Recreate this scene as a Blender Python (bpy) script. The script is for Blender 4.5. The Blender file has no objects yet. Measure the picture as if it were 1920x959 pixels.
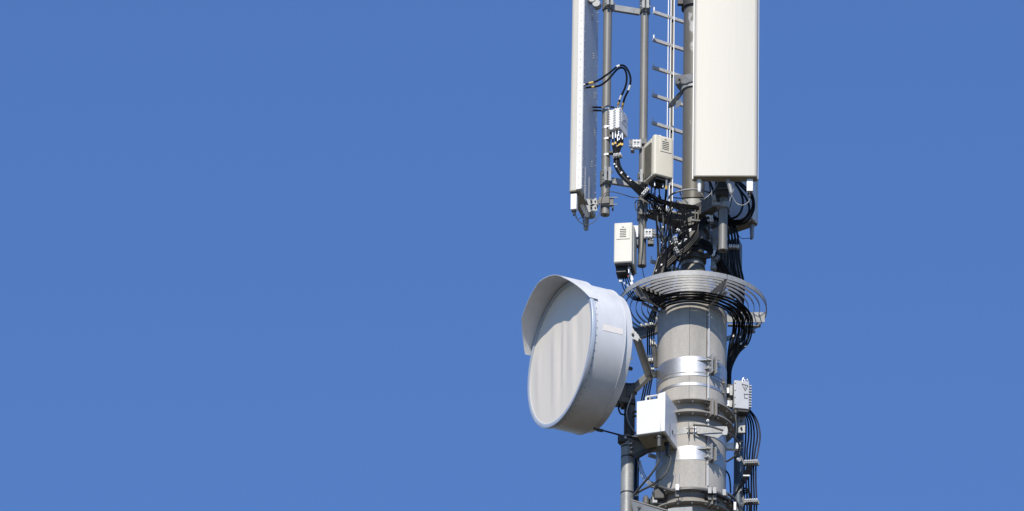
import bpy, bmesh, math, random
from mathutils import Vector, Matrix
random.seed(7)
R = math.radians
C = bpy.context.scene.collection
sc = bpy.context.scene

# ------------------------------------------------------------------ camera, sky, sun, exposure
F_PX, DIST, ELEV = 18400.0, 80.0, 28.0
YAW, PITCH, ROLL = -0.020909984252441526, 0.49374096123912775, R(1.06)
CAM = Vector((0, -DIST*math.cos(R(ELEV)), 1.6))
_f = Vector((math.sin(YAW)*math.cos(PITCH), math.cos(YAW)*math.cos(PITCH), math.sin(PITCH)))
_r0 = _f.cross(Vector((0, 0, 1))).normalized(); _u0 = _r0.cross(_f)
_r = _r0*math.cos(ROLL) + _u0*math.sin(ROLL); _u = -_r0*math.sin(ROLL) + _u0*math.cos(ROLL)
cd = bpy.data.cameras.new('camera'); cam = bpy.data.objects.new('camera', cd); C.objects.link(cam)
cd.sensor_width = 36; cd.lens = F_PX/1920*36; cd.clip_start = 1; cd.clip_end = 9000
m = Matrix((_r, _u, -_f)).transposed().to_4x4(); m.translation = CAM
cam.matrix_world = m
sc.camera = cam

SUN_AZ, SUN_EL = -10.0, 40.5           # azimuth from the camera's side of the mast, minus = left
sdir = Vector((math.sin(R(SUN_AZ))*math.cos(R(SUN_EL)), -math.cos(R(SUN_AZ))*math.cos(R(SUN_EL)), math.sin(R(SUN_EL))))
w = bpy.data.worlds.new('World'); sc.world = w; w.use_nodes = True
nt = w.node_tree; bg = nt.nodes['Background']
sky = nt.nodes.new('ShaderNodeTexSky'); sky.sky_type = 'NISHITA'; sky.sun_disc = False
sky.sun_elevation = R(SUN_EL); sky.sun_rotation = math.atan2(sdir.x, sdir.y)
sky.altitude = 0; sky.air_density = 1.0; sky.dust_density = 0.0; sky.ozone_density = 10.0
hs = nt.nodes.new('ShaderNodeHueSaturation'); hs.inputs['Saturation'].default_value = 1.02; hs.inputs['Hue'].default_value = .506
nt.links.new(sky.outputs[0], hs.inputs['Color']); nt.links.new(hs.outputs[0], bg.inputs[0]); bg.inputs[1].default_value = 0.15
sl = bpy.data.lights.new('sun', 'SUN'); sl.energy = 4.1; sl.angle = R(0.53); sl.color = (1, .93, .81)
so = bpy.data.objects.new('sun', sl); C.objects.link(so)
so.rotation_euler = sdir.to_track_quat('Z', 'Y').to_euler(); so.location = (0, -20, 60)
sc.view_settings.view_transform = 'Standard'; sc.view_settings.look = 'None'
sc.view_settings.exposure = 0.0; sc.view_settings.gamma = 1

# ------------------------------------------------------------------ helpers
S = 1/230.0                                    # metres across per photo pixel at the mast
def P(px, py, Y=0.0):
    """the point of the world plane y=Y that the photo shows at pixel (px, py)"""
    d = _f + _r*((px-960)/F_PX) + _u*((479.5-py)/F_PX)
    t = (Y-CAM.y)/d.y
    return CAM + d*t
def zf(py, r=0.0, px=1298): return P(px, py, -r).z
def pol(r, az, z=0.0): return Vector((r*math.sin(R(az)), -r*math.cos(R(az)), z))

WM = {}
class MB:
    def __init__(s): s.v = []; s.f = []
    def add(s, vs, fs, M=None):
        n = len(s.v)
        for v in vs:
            v = Vector(v); s.v.append(M @ v if M is not None else v)
        s.f += [tuple(i+n for i in f) for f in fs]
        return s
    def box(s, c, d, M=None):
        c = Vector(c); x, y, z = d[0]/2, d[1]/2, d[2]/2
        vs = [c+Vector(p) for p in ((-x,-y,-z),(x,-y,-z),(x,y,-z),(-x,y,-z),(-x,-y,z),(x,-y,z),(x,y,z),(-x,y,z))]
        return s.add(vs, [(0,3,2,1),(4,5,6,7),(0,1,5,4),(1,2,6,5),(2,3,7,6),(3,0,4,7)], M)
    def bar(s, a, b, wd, ht, up=(0,0,1)):
        a = Vector(a); b = Vector(b); d = (b-a).normalized(); up = Vector(up)
        if abs(d.dot(up)) > .99: up = Vector((0,1,0))
        sd = d.cross(up).normalized()*wd/2; uu = sd.cross(d).normalized()*ht/2
        vs = [p+o for p in (a, b) for o in (-sd-uu, sd-uu, sd+uu, -sd+uu)]
        return s.add(vs, [(0,1,2,3),(7,6,5,4),(0,4,5,1),(1,5,6,2),(2,6,7,3),(3,7,4,0)])
    def cyl(s, a, b, r, n=20, r2=None, M=None):
        a = Vector(a); b = Vector(b); r2 = r if r2 is None else r2
        d = (b-a).normalized(); e = d.orthogonal().normalized(); g = d.cross(e)
        vs = []
        for p, q in ((a, r), (b, r2)):
            for i in range(n):
                t = 2*math.pi*i/n; vs.append(p+(e*math.cos(t)+g*math.sin(t))*q)
        fs = [(i, (i+1) % n, n+(i+1) % n, n+i) for i in range(n)]
        fs += [tuple(range(n-1, -1, -1)), tuple(range(n, 2*n))]
        return s.add(vs, fs, M)
    def sphere(s, c, r, n=10, sc_=(1,1,1)):
        c = Vector(c); vs = [c+Vector((0,0,r*sc_[2]))]; m_ = n//2
        for j in range(1, m_):
            a = math.pi*j/m_
            for i in range(n):
                b = 2*math.pi*i/n; vs.append(c+Vector((r*sc_[0]*math.sin(a)*math.cos(b), r*sc_[1]*math.sin(a)*math.sin(b), r*sc_[2]*math.cos(a))))
        vs.append(c-Vector((0,0,r*sc_[2]))); L = len(vs)-1; fs = []
        for i in range(n):
            fs.append((0, 1+i, 1+(i+1) % n)); k = 1+(m_-2)*n; fs.append((L, k+(i+1) % n, k+i))
        for j in range(m_-2):
            for i in range(n):
                a = 1+j*n+i; b = 1+j*n+(i+1) % n; fs.append((a, a+n, b+n, b))
        return s.add(vs, fs)
    def ring(s, ro, ri, z0, z1, a0=0, a1=360, n=96, c=(0,0), z0b=None):
        """flat ring or arc round the vertical through c; azimuths from the camera's side"""
        full = abs(a1-a0) >= 359.9; k = max(3, int(n*abs(a1-a0)/360)); vs = []; cc = Vector((c[0], c[1], 0))
        cnt = k if full else k+1
        for i in range(cnt):
            a = a0+(a1-a0)*i/k
            for r, z in ((ro, z0), (ro, z1), (ri, z1), (ri, z0 if z0b is None else z0b)): vs.append(cc+pol(r, a, z))
        fs = []
        for i in range(k):
            j = (i+1) % cnt
            for q in range(4): fs.append((i*4+q, j*4+q, j*4+(q+1) % 4, i*4+(q+1) % 4))
        if not full: fs += [(3,2,1,0), tuple((cnt-1)*4+q for q in range(4))]
        return s.add(vs, fs)
    def lathe(s, prof, M=None, n=96, closed=True):
        """prof: (radius, axial) spun about local Y"""
        vs = []
        for i in range(n):
            t = 2*math.pi*i/n
            for r, y in prof: vs.append((r*math.cos(t), y, r*math.sin(t)))
        k = len(prof); fs = []
        for i in range(n):
            j = (i+1) % n
            for q in range(k if closed else k-1):
                q2 = (q+1) % k; fs.append((i*k+q, i*k+q2, j*k+q2, j*k+q))
        return s.add(vs, fs, M)
    def prism(s, poly, h, M=None, z0=0.0):
        """poly in local xy pushed up local z"""
        n = len(poly); vs = [(x, y, z0) for x, y in poly]+[(x, y, z0+h) for x, y in poly]
        fs = [tuple(range(n-1, -1, -1)), tuple(range(n, 2*n))]+[(i, (i+1) % n, n+(i+1) % n, n+i) for i in range(n)]
        return s.add(vs, fs, M)
    def plate(s, pts, nrm, th):
        """flat polygon pts, thickened by th along nrm"""
        nrm = Vector(nrm).normalized()*th/2; n = len(pts); pts = [Vector(p) for p in pts]
        vs = [p-nrm for p in pts]+[p+nrm for p in pts]
        return s.add(vs, [tuple(range(n-1, -1, -1)), tuple(range(n, 2*n))]+[(i, (i+1) % n, n+(i+1) % n, n+i) for i in range(n)])
    def tube(s, pts, r, n=8, smooth=True, sub=8):
        pts = [Vector(p) for p in pts]
        if smooth and len(pts) > 2:
            q = [pts[0]*2-pts[1]]+pts+[pts[-1]*2-pts[-2]]; out = []
            for i in range(1, len(q)-2):
                for k in range(sub):
                    t = k/sub; a, b, c, d = q[i-1:i+3]
                    out.append(.5*((2*b)+(-a+c)*t+(2*a-5*b+4*c-d)*t*t+(-a+3*b-3*c+d)*t**3))
            out.append(pts[-1]); pts = out
        d = (pts[1]-pts[0]).normalized(); e = d.orthogonal().normalized(); vs = []; L = len(pts)
        for i, p in enumerate(pts):
            t = (pts[min(i+1, L-1)]-pts[max(i-1, 0)])
            t = t.normalized() if t.length > 1e-9 else d
            e = (e-t*e.dot(t)).normalized(); g = t.cross(e)
            for k in range(n):
                a = 2*math.pi*k/n; vs.append(p+(e*math.cos(a)+g*math.sin(a))*r)
        fs = []
        for i in range(L-1):
            for k in range(n): fs.append((i*n+k, i*n+(k+1) % n, (i+1)*n+(k+1) % n, (i+1)*n+k))
        fs += [tuple(range(n-1, -1, -1)), tuple((L-1)*n+k for k in range(n))]
        return s.add(vs, fs)
    def bolt(s, c, nrm, r=.006, h=.006):
        c = Vector(c); nrm = Vector(nrm).normalized(); s.cyl(c, c+nrm*h, r, 6); return s.cyl(c+nrm*h*.9, c+nrm*h*2.2, r*.5, 6)
    def pieces(s):
        """the separate pieces collected so far, each a builder of its own (touching or nearly touching shells stay together)"""
        par = list(range(len(s.v)))
        def root(i):
            while par[i] != i: par[i] = par[par[i]]; i = par[i]
            return i
        for f in s.f:
            a = root(f[0])
            for i in f[1:]: par[root(i)] = a
        isl = {}
        for i in range(len(s.v)): isl.setdefault(root(i), []).append(i)
        L = [[set(v), [min(s.v[i][k] for i in v) for k in range(3)], [max(s.v[i][k] for i in v) for k in range(3)]] for v in isl.values()]
        L = [[a, lo, hi, max(h-l for l, h in zip(lo, hi))] for a, lo, hi in L]
        ch = list(range(len(L)))
        def rt(i):
            while ch[i] != i: i = ch[i]
            return i
        for i in range(len(L)):
            for j in range(i):
                gap = math.sqrt(sum(max(0, L[i][1][k]-L[j][2][k], L[j][1][k]-L[i][2][k])**2 for k in range(3)))
                if gap < .35*min(L[i][3], L[j][3])*.5: ch[rt(i)] = rt(j)
        grp = {}
        for i in range(len(L)): grp.setdefault(rt(i), set()).update(L[i][0])
        out = []
        for g_ in grp.values():
            ids = sorted(g_); mp = {a: b for b, a in enumerate(ids)}; m_ = MB(); m_.v = [s.v[i] for i in ids]
            m_.f = [tuple(mp[i] for i in f) for f in s.f if f[0] in g_]; out.append(m_)
        return out
    def build(s, name, mt, parent=None, local=False, bev=0, label=None, ang=38):
        if parent is not None and name not in ('louvre', 'vent', 'printed_mark', 'rib', 'reflector', 'shaft', 'membrane', 'hood') and len(s.v) < 6000:
            ps = s.pieces()
            if len(ps) > 1:
                for p in ps[:100]: o = p.build1(name, mt, parent, local, bev, label, ang)
                return o
        return s.build1(name, mt, parent, local, bev, label, ang)
    def build1(s, name, mt, parent=None, local=False, bev=0, label=None, ang=38):
        me = bpy.data.meshes.new(name); o = bpy.data.objects.new(name, me); C.objects.link(o)
        vs = s.v
        if parent is not None:
            W = WM[parent.name]
            if not local: Wi = W.inverted(); vs = [Wi @ v for v in vs]
            o.parent = parent; WM[o.name] = W
        else:
            o0 = min(vs, key=lambda v: v.z).copy(); vs = [v-o0 for v in vs]; o.location = o0
            WM[o.name] = Matrix.Translation(o0)
        me.from_pydata([tuple(v) for v in vs], [], s.f); me.validate()
        b = bmesh.new(); b.from_mesh(me); bmesh.ops.recalc_face_normals(b, faces=b.faces); b.to_mesh(me); b.free()
        me.shade_smooth(); me.set_sharp_from_angle(angle=R(ang))
        me.materials.append(mt)
        if bev:
            bm = o.modifiers.new('Bevel', 'BEVEL'); bm.width = bev; bm.segments = 2; bm.limit_method = 'ANGLE'; bm.angle_limit = R(40); bm.harden_normals = False
        if label: o['label'] = label
        return o

def tag(o, label, cat, group=None):
    if len(label.split()) > 16: print('LONG', label)
    o['label'] = label; o['category'] = cat
    if group: o['group'] = group
    return o
def thing(name, label, cat, loc=(0,0,0), rz=0.0, rx=0.0, group=None):
    o = bpy.data.objects.new(name, None); C.objects.link(o); o.empty_display_size = .1
    o.location = loc; o.rotation_euler = (R(rx), 0, R(rz))
    WM[o.name] = Matrix.Translation(Vector(loc)) @ Matrix.Rotation(R(rz), 4, 'Z') @ Matrix.Rotation(R(rx), 4, 'X')
    return tag(o, label, cat, group)
def dup(root, loc, rz, label=None, group=None):
    r = root.copy(); C.objects.link(r); r.location = loc; r.rotation_euler = (0, 0, R(rz))
    if label: r['label'] = label
    if group: r['group'] = group
    WM[r.name] = Matrix.Translation(Vector(loc)) @ Matrix.Rotation(R(rz), 4, 'Z')
    for ch in list(root.children):
        c = ch.copy(); C.objects.link(c); c.parent = r; WM[c.name] = WM[r.name]
        for g in ch.children:
            d = g.copy(); C.objects.link(d); d.parent = c
    return r

# ------------------------------------------------------------------ materials
def mat(name, col, rough=.5, metal=0.0, var=.12, scale=6, streak=1.0, bump=0.0, bscale=60, spots=None, spotcol=None, spotscale=20, spec=.5, rvar=.1, fine=0.0, spangle=0.0, sstr=1.0):
    M = bpy.data.materials.new(name); M.use_nodes = True; n = M.node_tree.nodes; l = M.node_tree.links
    b = n['Principled BSDF']; b.inputs['Metallic'].default_value = metal; b.inputs['Roughness'].default_value = rough
    b.inputs['Specular IOR Level'].default_value = spec
    tc = n.new('ShaderNodeTexCoord'); mp = n.new('ShaderNodeMapping'); mp.inputs['Scale'].default_value = (1, 1, streak)
    l.new(tc.outputs['Object'], mp.inputs[0])
    no = n.new('ShaderNodeTexNoise'); no.inputs['Scale'].default_value = scale; no.inputs['Detail'].default_value = 6; no.inputs['Roughness'].default_value = .6
    l.new(mp.outputs[0], no.inputs['Vector'])
    mr = n.new('ShaderNodeMapRange'); mr.inputs['From Min'].default_value = .3; mr.inputs['From Max'].default_value = .7
    mr.inputs['To Min'].default_value = 1-var; mr.inputs['To Max'].default_value = 1+var
    l.new(no.outputs['Fac'], mr.inputs['Value'])
    last = mr.outputs[0]
    if fine or spangle:
        if spangle:
            f = n.new('ShaderNodeTexVoronoi'); f.inputs['Scale'].default_value = 55; src = f.outputs['Color']; amt = spangle
        else:
            f = n.new('ShaderNodeTexNoise'); f.inputs['Scale'].default_value = 140; f.inputs['Detail'].default_value = 3; src = f.outputs['Fac']; amt = fine
        l.new(tc.outputs['Object'], f.inputs['Vector'])
        m2 = n.new('ShaderNodeMapRange'); m2.inputs['From Min'].default_value = .25 if not spangle else 0; m2.inputs['From Max'].default_value = .75 if not spangle else 1
        m2.inputs['To Min'].default_value = 1-amt; m2.inputs['To Max'].default_value = 1+amt
        l.new(src, m2.inputs['Value'])
        mu = n.new('ShaderNodeMath'); mu.operation = 'MULTIPLY'; l.new(last, mu.inputs[0]); l.new(m2.outputs[0], mu.inputs[1]); last = mu.outputs[0]
    vm = n.new('ShaderNodeVectorMath'); vm.operation = 'SCALE'; vm.inputs[0].default_value = col; l.new(last, vm.inputs['Scale'])
    out = vm.outputs[0]
    if spots:
        ns = n.new('ShaderNodeTexNoise'); ns.inputs['Scale'].default_value = spotscale; ns.inputs['Detail'].default_value = 4
        mq = n.new('ShaderNodeMapping'); mq.inputs['Scale'].default_value = (1, 1, sstr); mq.inputs['Location'].default_value = (3.1, 1.7, .4)
        l.new(tc.outputs['Object'], mq.inputs[0]); l.new(mq.outputs[0], ns.inputs['Vector'])
        cr = n.new('ShaderNodeMapRange'); cr.inputs['From Min'].default_value = spots; cr.inputs['From Max'].default_value = spots+.03
        l.new(ns.outputs['Fac'], cr.inputs['Value'])
        mx = n.new('ShaderNodeMix'); mx.data_type = 'RGBA'; l.new(cr.outputs[0], mx.inputs['Factor'])
        l.new(out, mx.inputs['A']); mx.inputs['B'].default_value = (*spotcol, 1); out = mx.outputs['Result']
    l.new(out, b.inputs['Base Color'])
    if rvar:
        m3 = n.new('ShaderNodeMapRange'); m3.inputs['To Min'].default_value = max(.05, rough-rvar); m3.inputs['To Max'].default_value = min(1, rough+rvar)
        l.new(no.outputs['Fac'], m3.inputs['Value']); l.new(m3.outputs[0], b.inputs['Roughness'])
    if bump:
        nb = n.new('ShaderNodeTexNoise'); nb.inputs['Scale'].default_value = bscale; nb.inputs['Detail'].default_value = 4
        l.new(tc.outputs['Object'], nb.inputs['Vector'])
        bu = n.new('ShaderNodeBump'); bu.inputs['Strength'].default_value = bump; bu.inputs['Distance'].default_value = .004
        l.new(nb.outputs['Fac'], bu.inputs['Height']); l.new(bu.outputs[0], b.inputs['Normal'])
    return M
radome = mat('radome_white', (.61,.58,.505), .45, 0, .06, 16, .05, .08, 30)
radome_side = mat('radome_rim', (.80,.80,.78), .4, 0, .05, 12, .3)
plate_m = mat('aluminium_plate', (.62,.64,.67), .5, .25, .08, 8, .4)
galv = mat('galvanised_steel', (.36,.365,.36), .55, .2, .10, 14, 1, .15, 90, spangle=.12)
galv_dark = mat('weathered_shaded_steel', (.15,.148,.14), .6, .2, .22, 12, 1, .2, 70, spangle=.1)  # weathered steel; on the tray arms its dark tone paints in shade
greyp = mat('grey_painted_pipe', (.155,.146,.125), .5, .1, .14, 10, .25, .15, 80, spots=.665, spotcol=(.42,.42,.40), spotscale=7, sstr=.45)
pipe_m = mat('grey_pipe_paint', (.215,.21,.195), .5, .15, .15, 9, .22, .12, 80, spots=.74, spotcol=(.42,.42,.40), spotscale=9, sstr=.5)
zinc = mat('zinc_pipe', (.33,.335,.325), .5, .25, .2, 9, .5, .15, 50, spangle=.1)
conc = mat('grey_mast_concrete', (.445,.42,.38), .75, 0, .19, 6, .22, .22, 160, fine=.18, spots=.70, spotcol=(.27,.25,.22), spotscale=14, sstr=.12)
conc2 = mat('pale_collar_paint', (.31,.29,.26), .6, 0, .10, 9, 1, .1, 90, fine=.06)
stain = mat('stainless_band', (.54,.55,.56), .48, .85, .06, 20, 3, .05, 40)
rubber = mat('black_cable_rubber', (.010,.010,.011), .3, 0, .2, 30, 1, .0, 60, spec=.18, rvar=.05)
rubber_g = mat('dark_grey_cable', (.10,.10,.095), .45, 0, .15, 30)
blackm = mat('black_fitting', (.02,.02,.02), .5, 0, .2, 30)
darkm = mat('dark_bracket', (.065,.063,.058), .55, .1, .2, 20, 1, .1)
whitep = mat('white_plastic', (.82,.82,.80), .4, 0, .04, 20)
whitebox = mat('white_enamel', (.86,.86,.86), .35, 0, .03, 5, .3)
beige = mat('cream_casing', (.76,.71,.58), .5, 0, .05, 8, .4, .05)
cream_l = mat('pale_casing', (.71,.68,.585), .5, 0, .05, 8, .4, .05)
greybox = mat('light_grey_casing', (.56,.57,.58), .45, .1, .05, 12, .4, .05)
dishp = mat('dish_grey_paint', (.69,.70,.715), .5, .08, .10, 6, .25, .04, 30, fine=.03)
rimp = mat('dish_rim_paint', (.50,.56,.64), .4, .2, .05, 7)
cloth = mat('membrane_cloth', (.84,.775,.68), .8, 0, .035, 4, .15, .05, 20)
yellow = mat('yellow_tape', (.75,.52,.12), .5, 0, .05, 20)
silver = mat('silver_connector', (.60,.59,.57), .3, .9, .05, 40)
slot_m = mat('dark_slot', (.085,.08,.065), .7, 0, .1, 20)
sticker = mat('pale_sticker', (.66,.67,.68), .5, 0, .05, 30)
blueish = mat('label_blue_print', (.35,.42,.55), .5, 0, .3, 60)
redm = mat('red_tape', (.6,.06,.04), .5, 0, .1, 20)
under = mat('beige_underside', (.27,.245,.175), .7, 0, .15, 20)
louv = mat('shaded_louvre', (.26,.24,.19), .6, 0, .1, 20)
shadep = mat('shade_tinted_pipe', (.11,.145,.19), .5, .1, .12, 8, .4, .1)  # shade on the rear pipe is put into this blue-grey base colour
rungm = mat('pale_zinc_rung', (.58,.58,.56), .5, .15, .12, 20, 1, .1, 90, spangle=.1)  # paler zinc than the other galvanised steel
paper = mat('aged_paper_strip', (.86,.81,.75), .6, 0, .08, 30)
fin_m = mat('cast_heatsink', (.20,.21,.21), .55, .2, .2, 20)
grass_m = mat('dry_grass', (.080,.062,.036), .95, 0, .35, .05)

# ------------------------------------------------------------------ ground and the mast
g = MB(); g.add([(-4000,-4000,0),(4000,-4000,0),(4000,4000,0),(-4000,4000,0)], [(0,1,2,3)])
go = g.build('ground', grass_m); go['kind'] = 'structure'

Z0 = P(1298, 577, 0).z
RC = .282
ztop = zf(562, RC)
mast = thing('mast', 'thick round grey mast column with a pale vertical seam strip and bolted flanges', 'mast', (0,0,0))
MB().ring(.62, .25, 0, Z0-4, n=96, z0b=0) if 0 else None
b = MB(); zs = [(0,.60),(Z0-8,.33),(Z0-2.6,.287),(zf(930,RC),RC+.002),(ztop,RC)]
n = 128; vs = []; fs = []
for z, r in zs:
    for i in range(n): vs.append(pol(r, 360*i/n, z))
for k in range(len(zs)-1):
    for i in range(n): fs.append((k*n+i, k*n+(i+1) % n, (k+1)*n+(i+1) % n, (k+1)*n+i))
fs.append(tuple(range((len(zs)-1)*n, len(zs)*n))); b.add(vs, fs); b.build('shaft', conc, mast)
# vertical seams
AZS = 27.0
s = MB()
for zt_, zb_ in ((ztop-.04, zf(744, RC)), (zf(792, RC), zf(908, RC))):
    s.bar(pol(RC+.003, AZS+1.5, zb_), pol(RC+.003, AZS+1.5, zt_), .010, .016, pol(1, AZS+1.5))
s.build('seam_strip', sticker, mast)
s = MB(); s.bar(pol(RC+.001, AZS-2, zf(908,RC)), pol(RC+.001, AZS-2, ztop-.04), .004, .006, pol(1, AZS-2))
s.bar(pol(RC+.0005, -4, zf(908,RC)), pol(RC+.0005, -4, ztop-.04), .003, .002, pol(1, -4))
s.build('seam_groove', darkm, mast)

def collar(py1, py2, label, gap_az=30, ro=.352):
    t = thing('split_flange_collar', label, 'flange collar', (0,0,zf(py2, ro)-.012), group='split flange collars on the column')
    z1, z2 = zf(py1, ro), zf(py2, ro); a0, a1 = gap_az+2.6, gap_az-2.6+360
    for z in (z1, z2):
        f = MB(); f.ring(ro, RC+.004, z-.011, z, a0, a1, 128); fl = f.build('flange', conc2, t, bev=.001)
        bb = MB()
        for i in range(18):
            a = gap_az+12+i*20
            bb.bolt(pol(ro-.028, a, z-.011), (0,0,-1), .0085, .006)
        bb.build('bolt', whitep, fl)
    wz = MB(); wz.ring(RC+.006, RC+.003, z2-.012-.055, z1-.012, a0, a1, 128); wz.build('sleeve', conc2, t)
    wl = MB(); 
    for sg in (-1, 1):
        ae = gap_az+sg*2.6
        lg = MB(); rr = Vector(pol(1, ae)); tt = Vector((rr.y, -rr.x, 0)).normalized()*(-sg)
        lg.bar(pol(RC+.045, ae, z2-.03), pol(RC+.045, ae, z1+.01), .10, .018, tt)
        lgo = lg.build('lug', conc2, t, bev=.002)
        bb = MB()
        for zz in (z1-.03, z2+.03):
            c0 = pol(RC+.05, ae, zz); dd = Vector((math.cos(R(ae)), math.sin(R(ae)), 0))*sg
            bb.cyl(c0, c0+dd*.035, .013, 6); bb.cyl(c0, c0+dd*.055, .008, 8)
        bb.build('bolt', darkm, lgo)
    return t
collar(746, 769, 'upper split flange collar with white bolt heads beside the white box')
collar(912, 937, 'lower split flange collar at the bottom edge with a dark cable round it')

def band(py1, py2, label, group, gap=32, lug=True, r=RC+.004):
    z1, z2 = zf(py1, r), zf(py2, r)
    t = thing('steel_band', label, 'steel band', (0,0,z2), group=group)
    b = MB(); b.ring(r, r-.004, z2, z1, gap+3, gap+357, 128); b.build('strap', stain, t)
    if lug:
        for sg in (-1, 1):
            ae = gap+sg*3.2; rr = pol(1, ae); tt = Vector((math.cos(R(ae)), math.sin(R(ae)), 0))*sg
            q = MB(); q.bar(pol(r+.034, ae, z2-.012), pol(r+.034, ae, z1+.012), .068, .009, tt); q_ = q.build('lug_plate', galv, t, bev=.001)
            zm = (z1+z2)/2
            for dz in (-.035, .035):
                # triangular gusset: tip lies on the band, broad end at the lug
                gq = MB(); gq.plate([pol(r+.058, ae, zm+dz), pol(r, ae, zm+dz), pol(r, ae+sg*(20 if dz > 0 else 8), zm+dz)], (0,0,1), .006)
                gq.build('gusset', galv, t)
            bb = MB()
            for dz in (-.05, .0, .05):
                c0 = pol(r+.045, ae, zm+dz); bb.cyl(c0, c0+tt*.016, .010, 6); bb.cyl(c0, c0+tt*.04, .0055, 8)
            bb.build('bolt', silver, q_)
        rod = MB()
        for dz in (-.05, .05):
            c0 = pol(r+.045, gap-3.2, zm+dz); rod.cyl(c0, pol(r+.045, gap+3.2, zm+dz), .005, 8)
        rod.build('clamp_screw', silver, t)
    return t
band(668, 697, 'broad shiny steel band with bolted lugs just under the shaded top of the column', None)
band(836, 861, 'broad shiny steel band with bolted lugs below the projecting bar', None)
def strap(py1, py2, label, gapaz):
    r = RC+.004; z1, z2 = zf(py1, r), zf(py2, r)
    t = thing('hose_strap', label, 'strap', (0,0,z2), group='thin steel straps round the column')
    b = MB(); b.ring(r, r-.003, z2, z1, n=128); b.build('strap', stain, t)
    h = MB(); h.box(pol(r+.008, gapaz, (z1+z2)/2), (.02, .02, .022), None); h.cyl(pol(r+.014, gapaz-2, z1+.014), pol(r+.014, gapaz+1, z2-.02), .006, 8)
    h.build('tightener', galv_dark, t)
strap(699, 703.5, 'upper of the two thin bright straps under the broad top band', 62)
strap(717, 722, 'lower of the two thin bright straps, over the bolted collar', 63)

# band with projecting bar at py 800-813
r = RC+.004; z1, z2 = zf(801, r), zf(813, r)
t = thing('split_band', 'narrow grey split band with a flat bar sticking out beside the white box', 'steel band', (0,0,z2))
MB().ring(r, r-.004, z2, z1, -170, -5, 128).build('strap', galv, t)
MB().ring(r+.001, r-.003, z2-.004, z1+.004, 3, 150, 128).build('strap', stain, t)
for a in (-4, 4):
    q = MB(); q.bar(pol(r+.02, a, z2-.03), pol(r+.02, a, z1+.02), .045, .006, Vector((1,0,0))); q.build('lug_plate', galv_dark, t)
q = MB(); q.cyl(pol(r+.03,-7,(z1+z2)/2), pol(r+.03,8,(z1+z2)/2), .006, 8); q.build('clamp_screw', silver, t)
wing = MB(); wing.plate([pol(r+.004, 8, z1), pol(r+.004, 8, z2), P(1346, 822, -.36), P(1364, 806, -.34), P(1362, 800, -.34)], (0.3,-.9,.2), .005)
wing.build('flat_bar', galv, t)

# ------------------------------------------------------------------ steel pole on top of the column
zpb = ztop-.002
pole = thing('steel_pole', 'dark grey steel pole with flaking paint standing on top of the column', 'pole', (0,0,zpb))
RP = .092
MB().cyl((0,0,zpb), (0,0,zpb+4.6), RP, 48).build('tube', greyp, pole)
zb_ = zf(488, .1)
MB().ring(.100, RP+.001, zb_-.02, zb_+.008, n=64).build('weld_band', whitep if 0 else galv, pole)
MB().ring(.15, RP+.001, zpb, zpb+.02, n=64).build('base_flange', galv_dark, pole)
ft = MB(); 
ft.cyl((0,0,zpb+.021), (0,0,zf(495,.1)), .135, 48, r2=.104); ft.build('tapered_foot', greyp, pole)
for i in range(8):
    a = i*45+15; q = MB()
    q.plate([pol(.10, a, zpb+.02), pol(.215, a, zpb+.02), pol(.215, a, zpb+.05), pol(.10, a, zf(500, .1))], (math.cos(R(a)), math.sin(R(a)), 0), .008)
    q.build('gusset', conc2, pole)
cp = MB(); cp.ring(.255, .02, ztop+.001, ztop+.014, n=96); cp.build('cap_plate', galv_dark, mast)

def hub(py, hgt, label, arms, r=.112, mt=galv_dark):
    z = zf(py, r); t = thing('pole_collar', label, 'pole clamp', (0,0,z-hgt))
    MB().ring(r, RP+.001, z-hgt, z, n=64).build('sleeve', mt, t)
    for a in arms:
        q = MB(); rr = pol(1, a); tt = Vector((math.cos(R(a)), math.sin(R(a)), 0))
        for sg in (-1, 1): q.bar(pol(r+.022, a, z-hgt+.005)+tt*sg*.012, pol(r+.022, a, z-.005)+tt*sg*.012, .045, .008, tt)
        l_ = q.build('ear', mt, t)
        bb = MB()
        for dz in (.025, hgt-.025): bb.cyl(pol(r+.03, a, z-dz)-tt*.04, pol(r+.03, a, z-dz)+tt*.04, .009, 6)
        bb.build('bolt', galv, l_)
    return t
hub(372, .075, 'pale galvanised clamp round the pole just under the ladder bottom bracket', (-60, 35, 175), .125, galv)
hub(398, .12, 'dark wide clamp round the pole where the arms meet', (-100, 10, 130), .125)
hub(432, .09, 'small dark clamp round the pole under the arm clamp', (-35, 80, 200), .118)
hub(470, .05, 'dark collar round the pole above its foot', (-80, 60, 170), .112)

# hoop rod standing off the pole
hp = MB(); zz = P(1280, 362, -.12).z
hp.tube([P(1254,372,-.05), P(1258,366,-.14), P(1270,360,-.2), P(1285,356.5,-.23), P(1300,355.5,-.23), P(1316,357,-.2), P(1330,362,-.12)], .008)
hp.tube([P(1275,358,-.215), P(1277,366,-.17), P(1290,382,-.13)], .006)
tag(hp.build('support_hoop', galv), 'curved galvanised rod hoop in front of the pole below the ladder', 'hoop')

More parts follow.
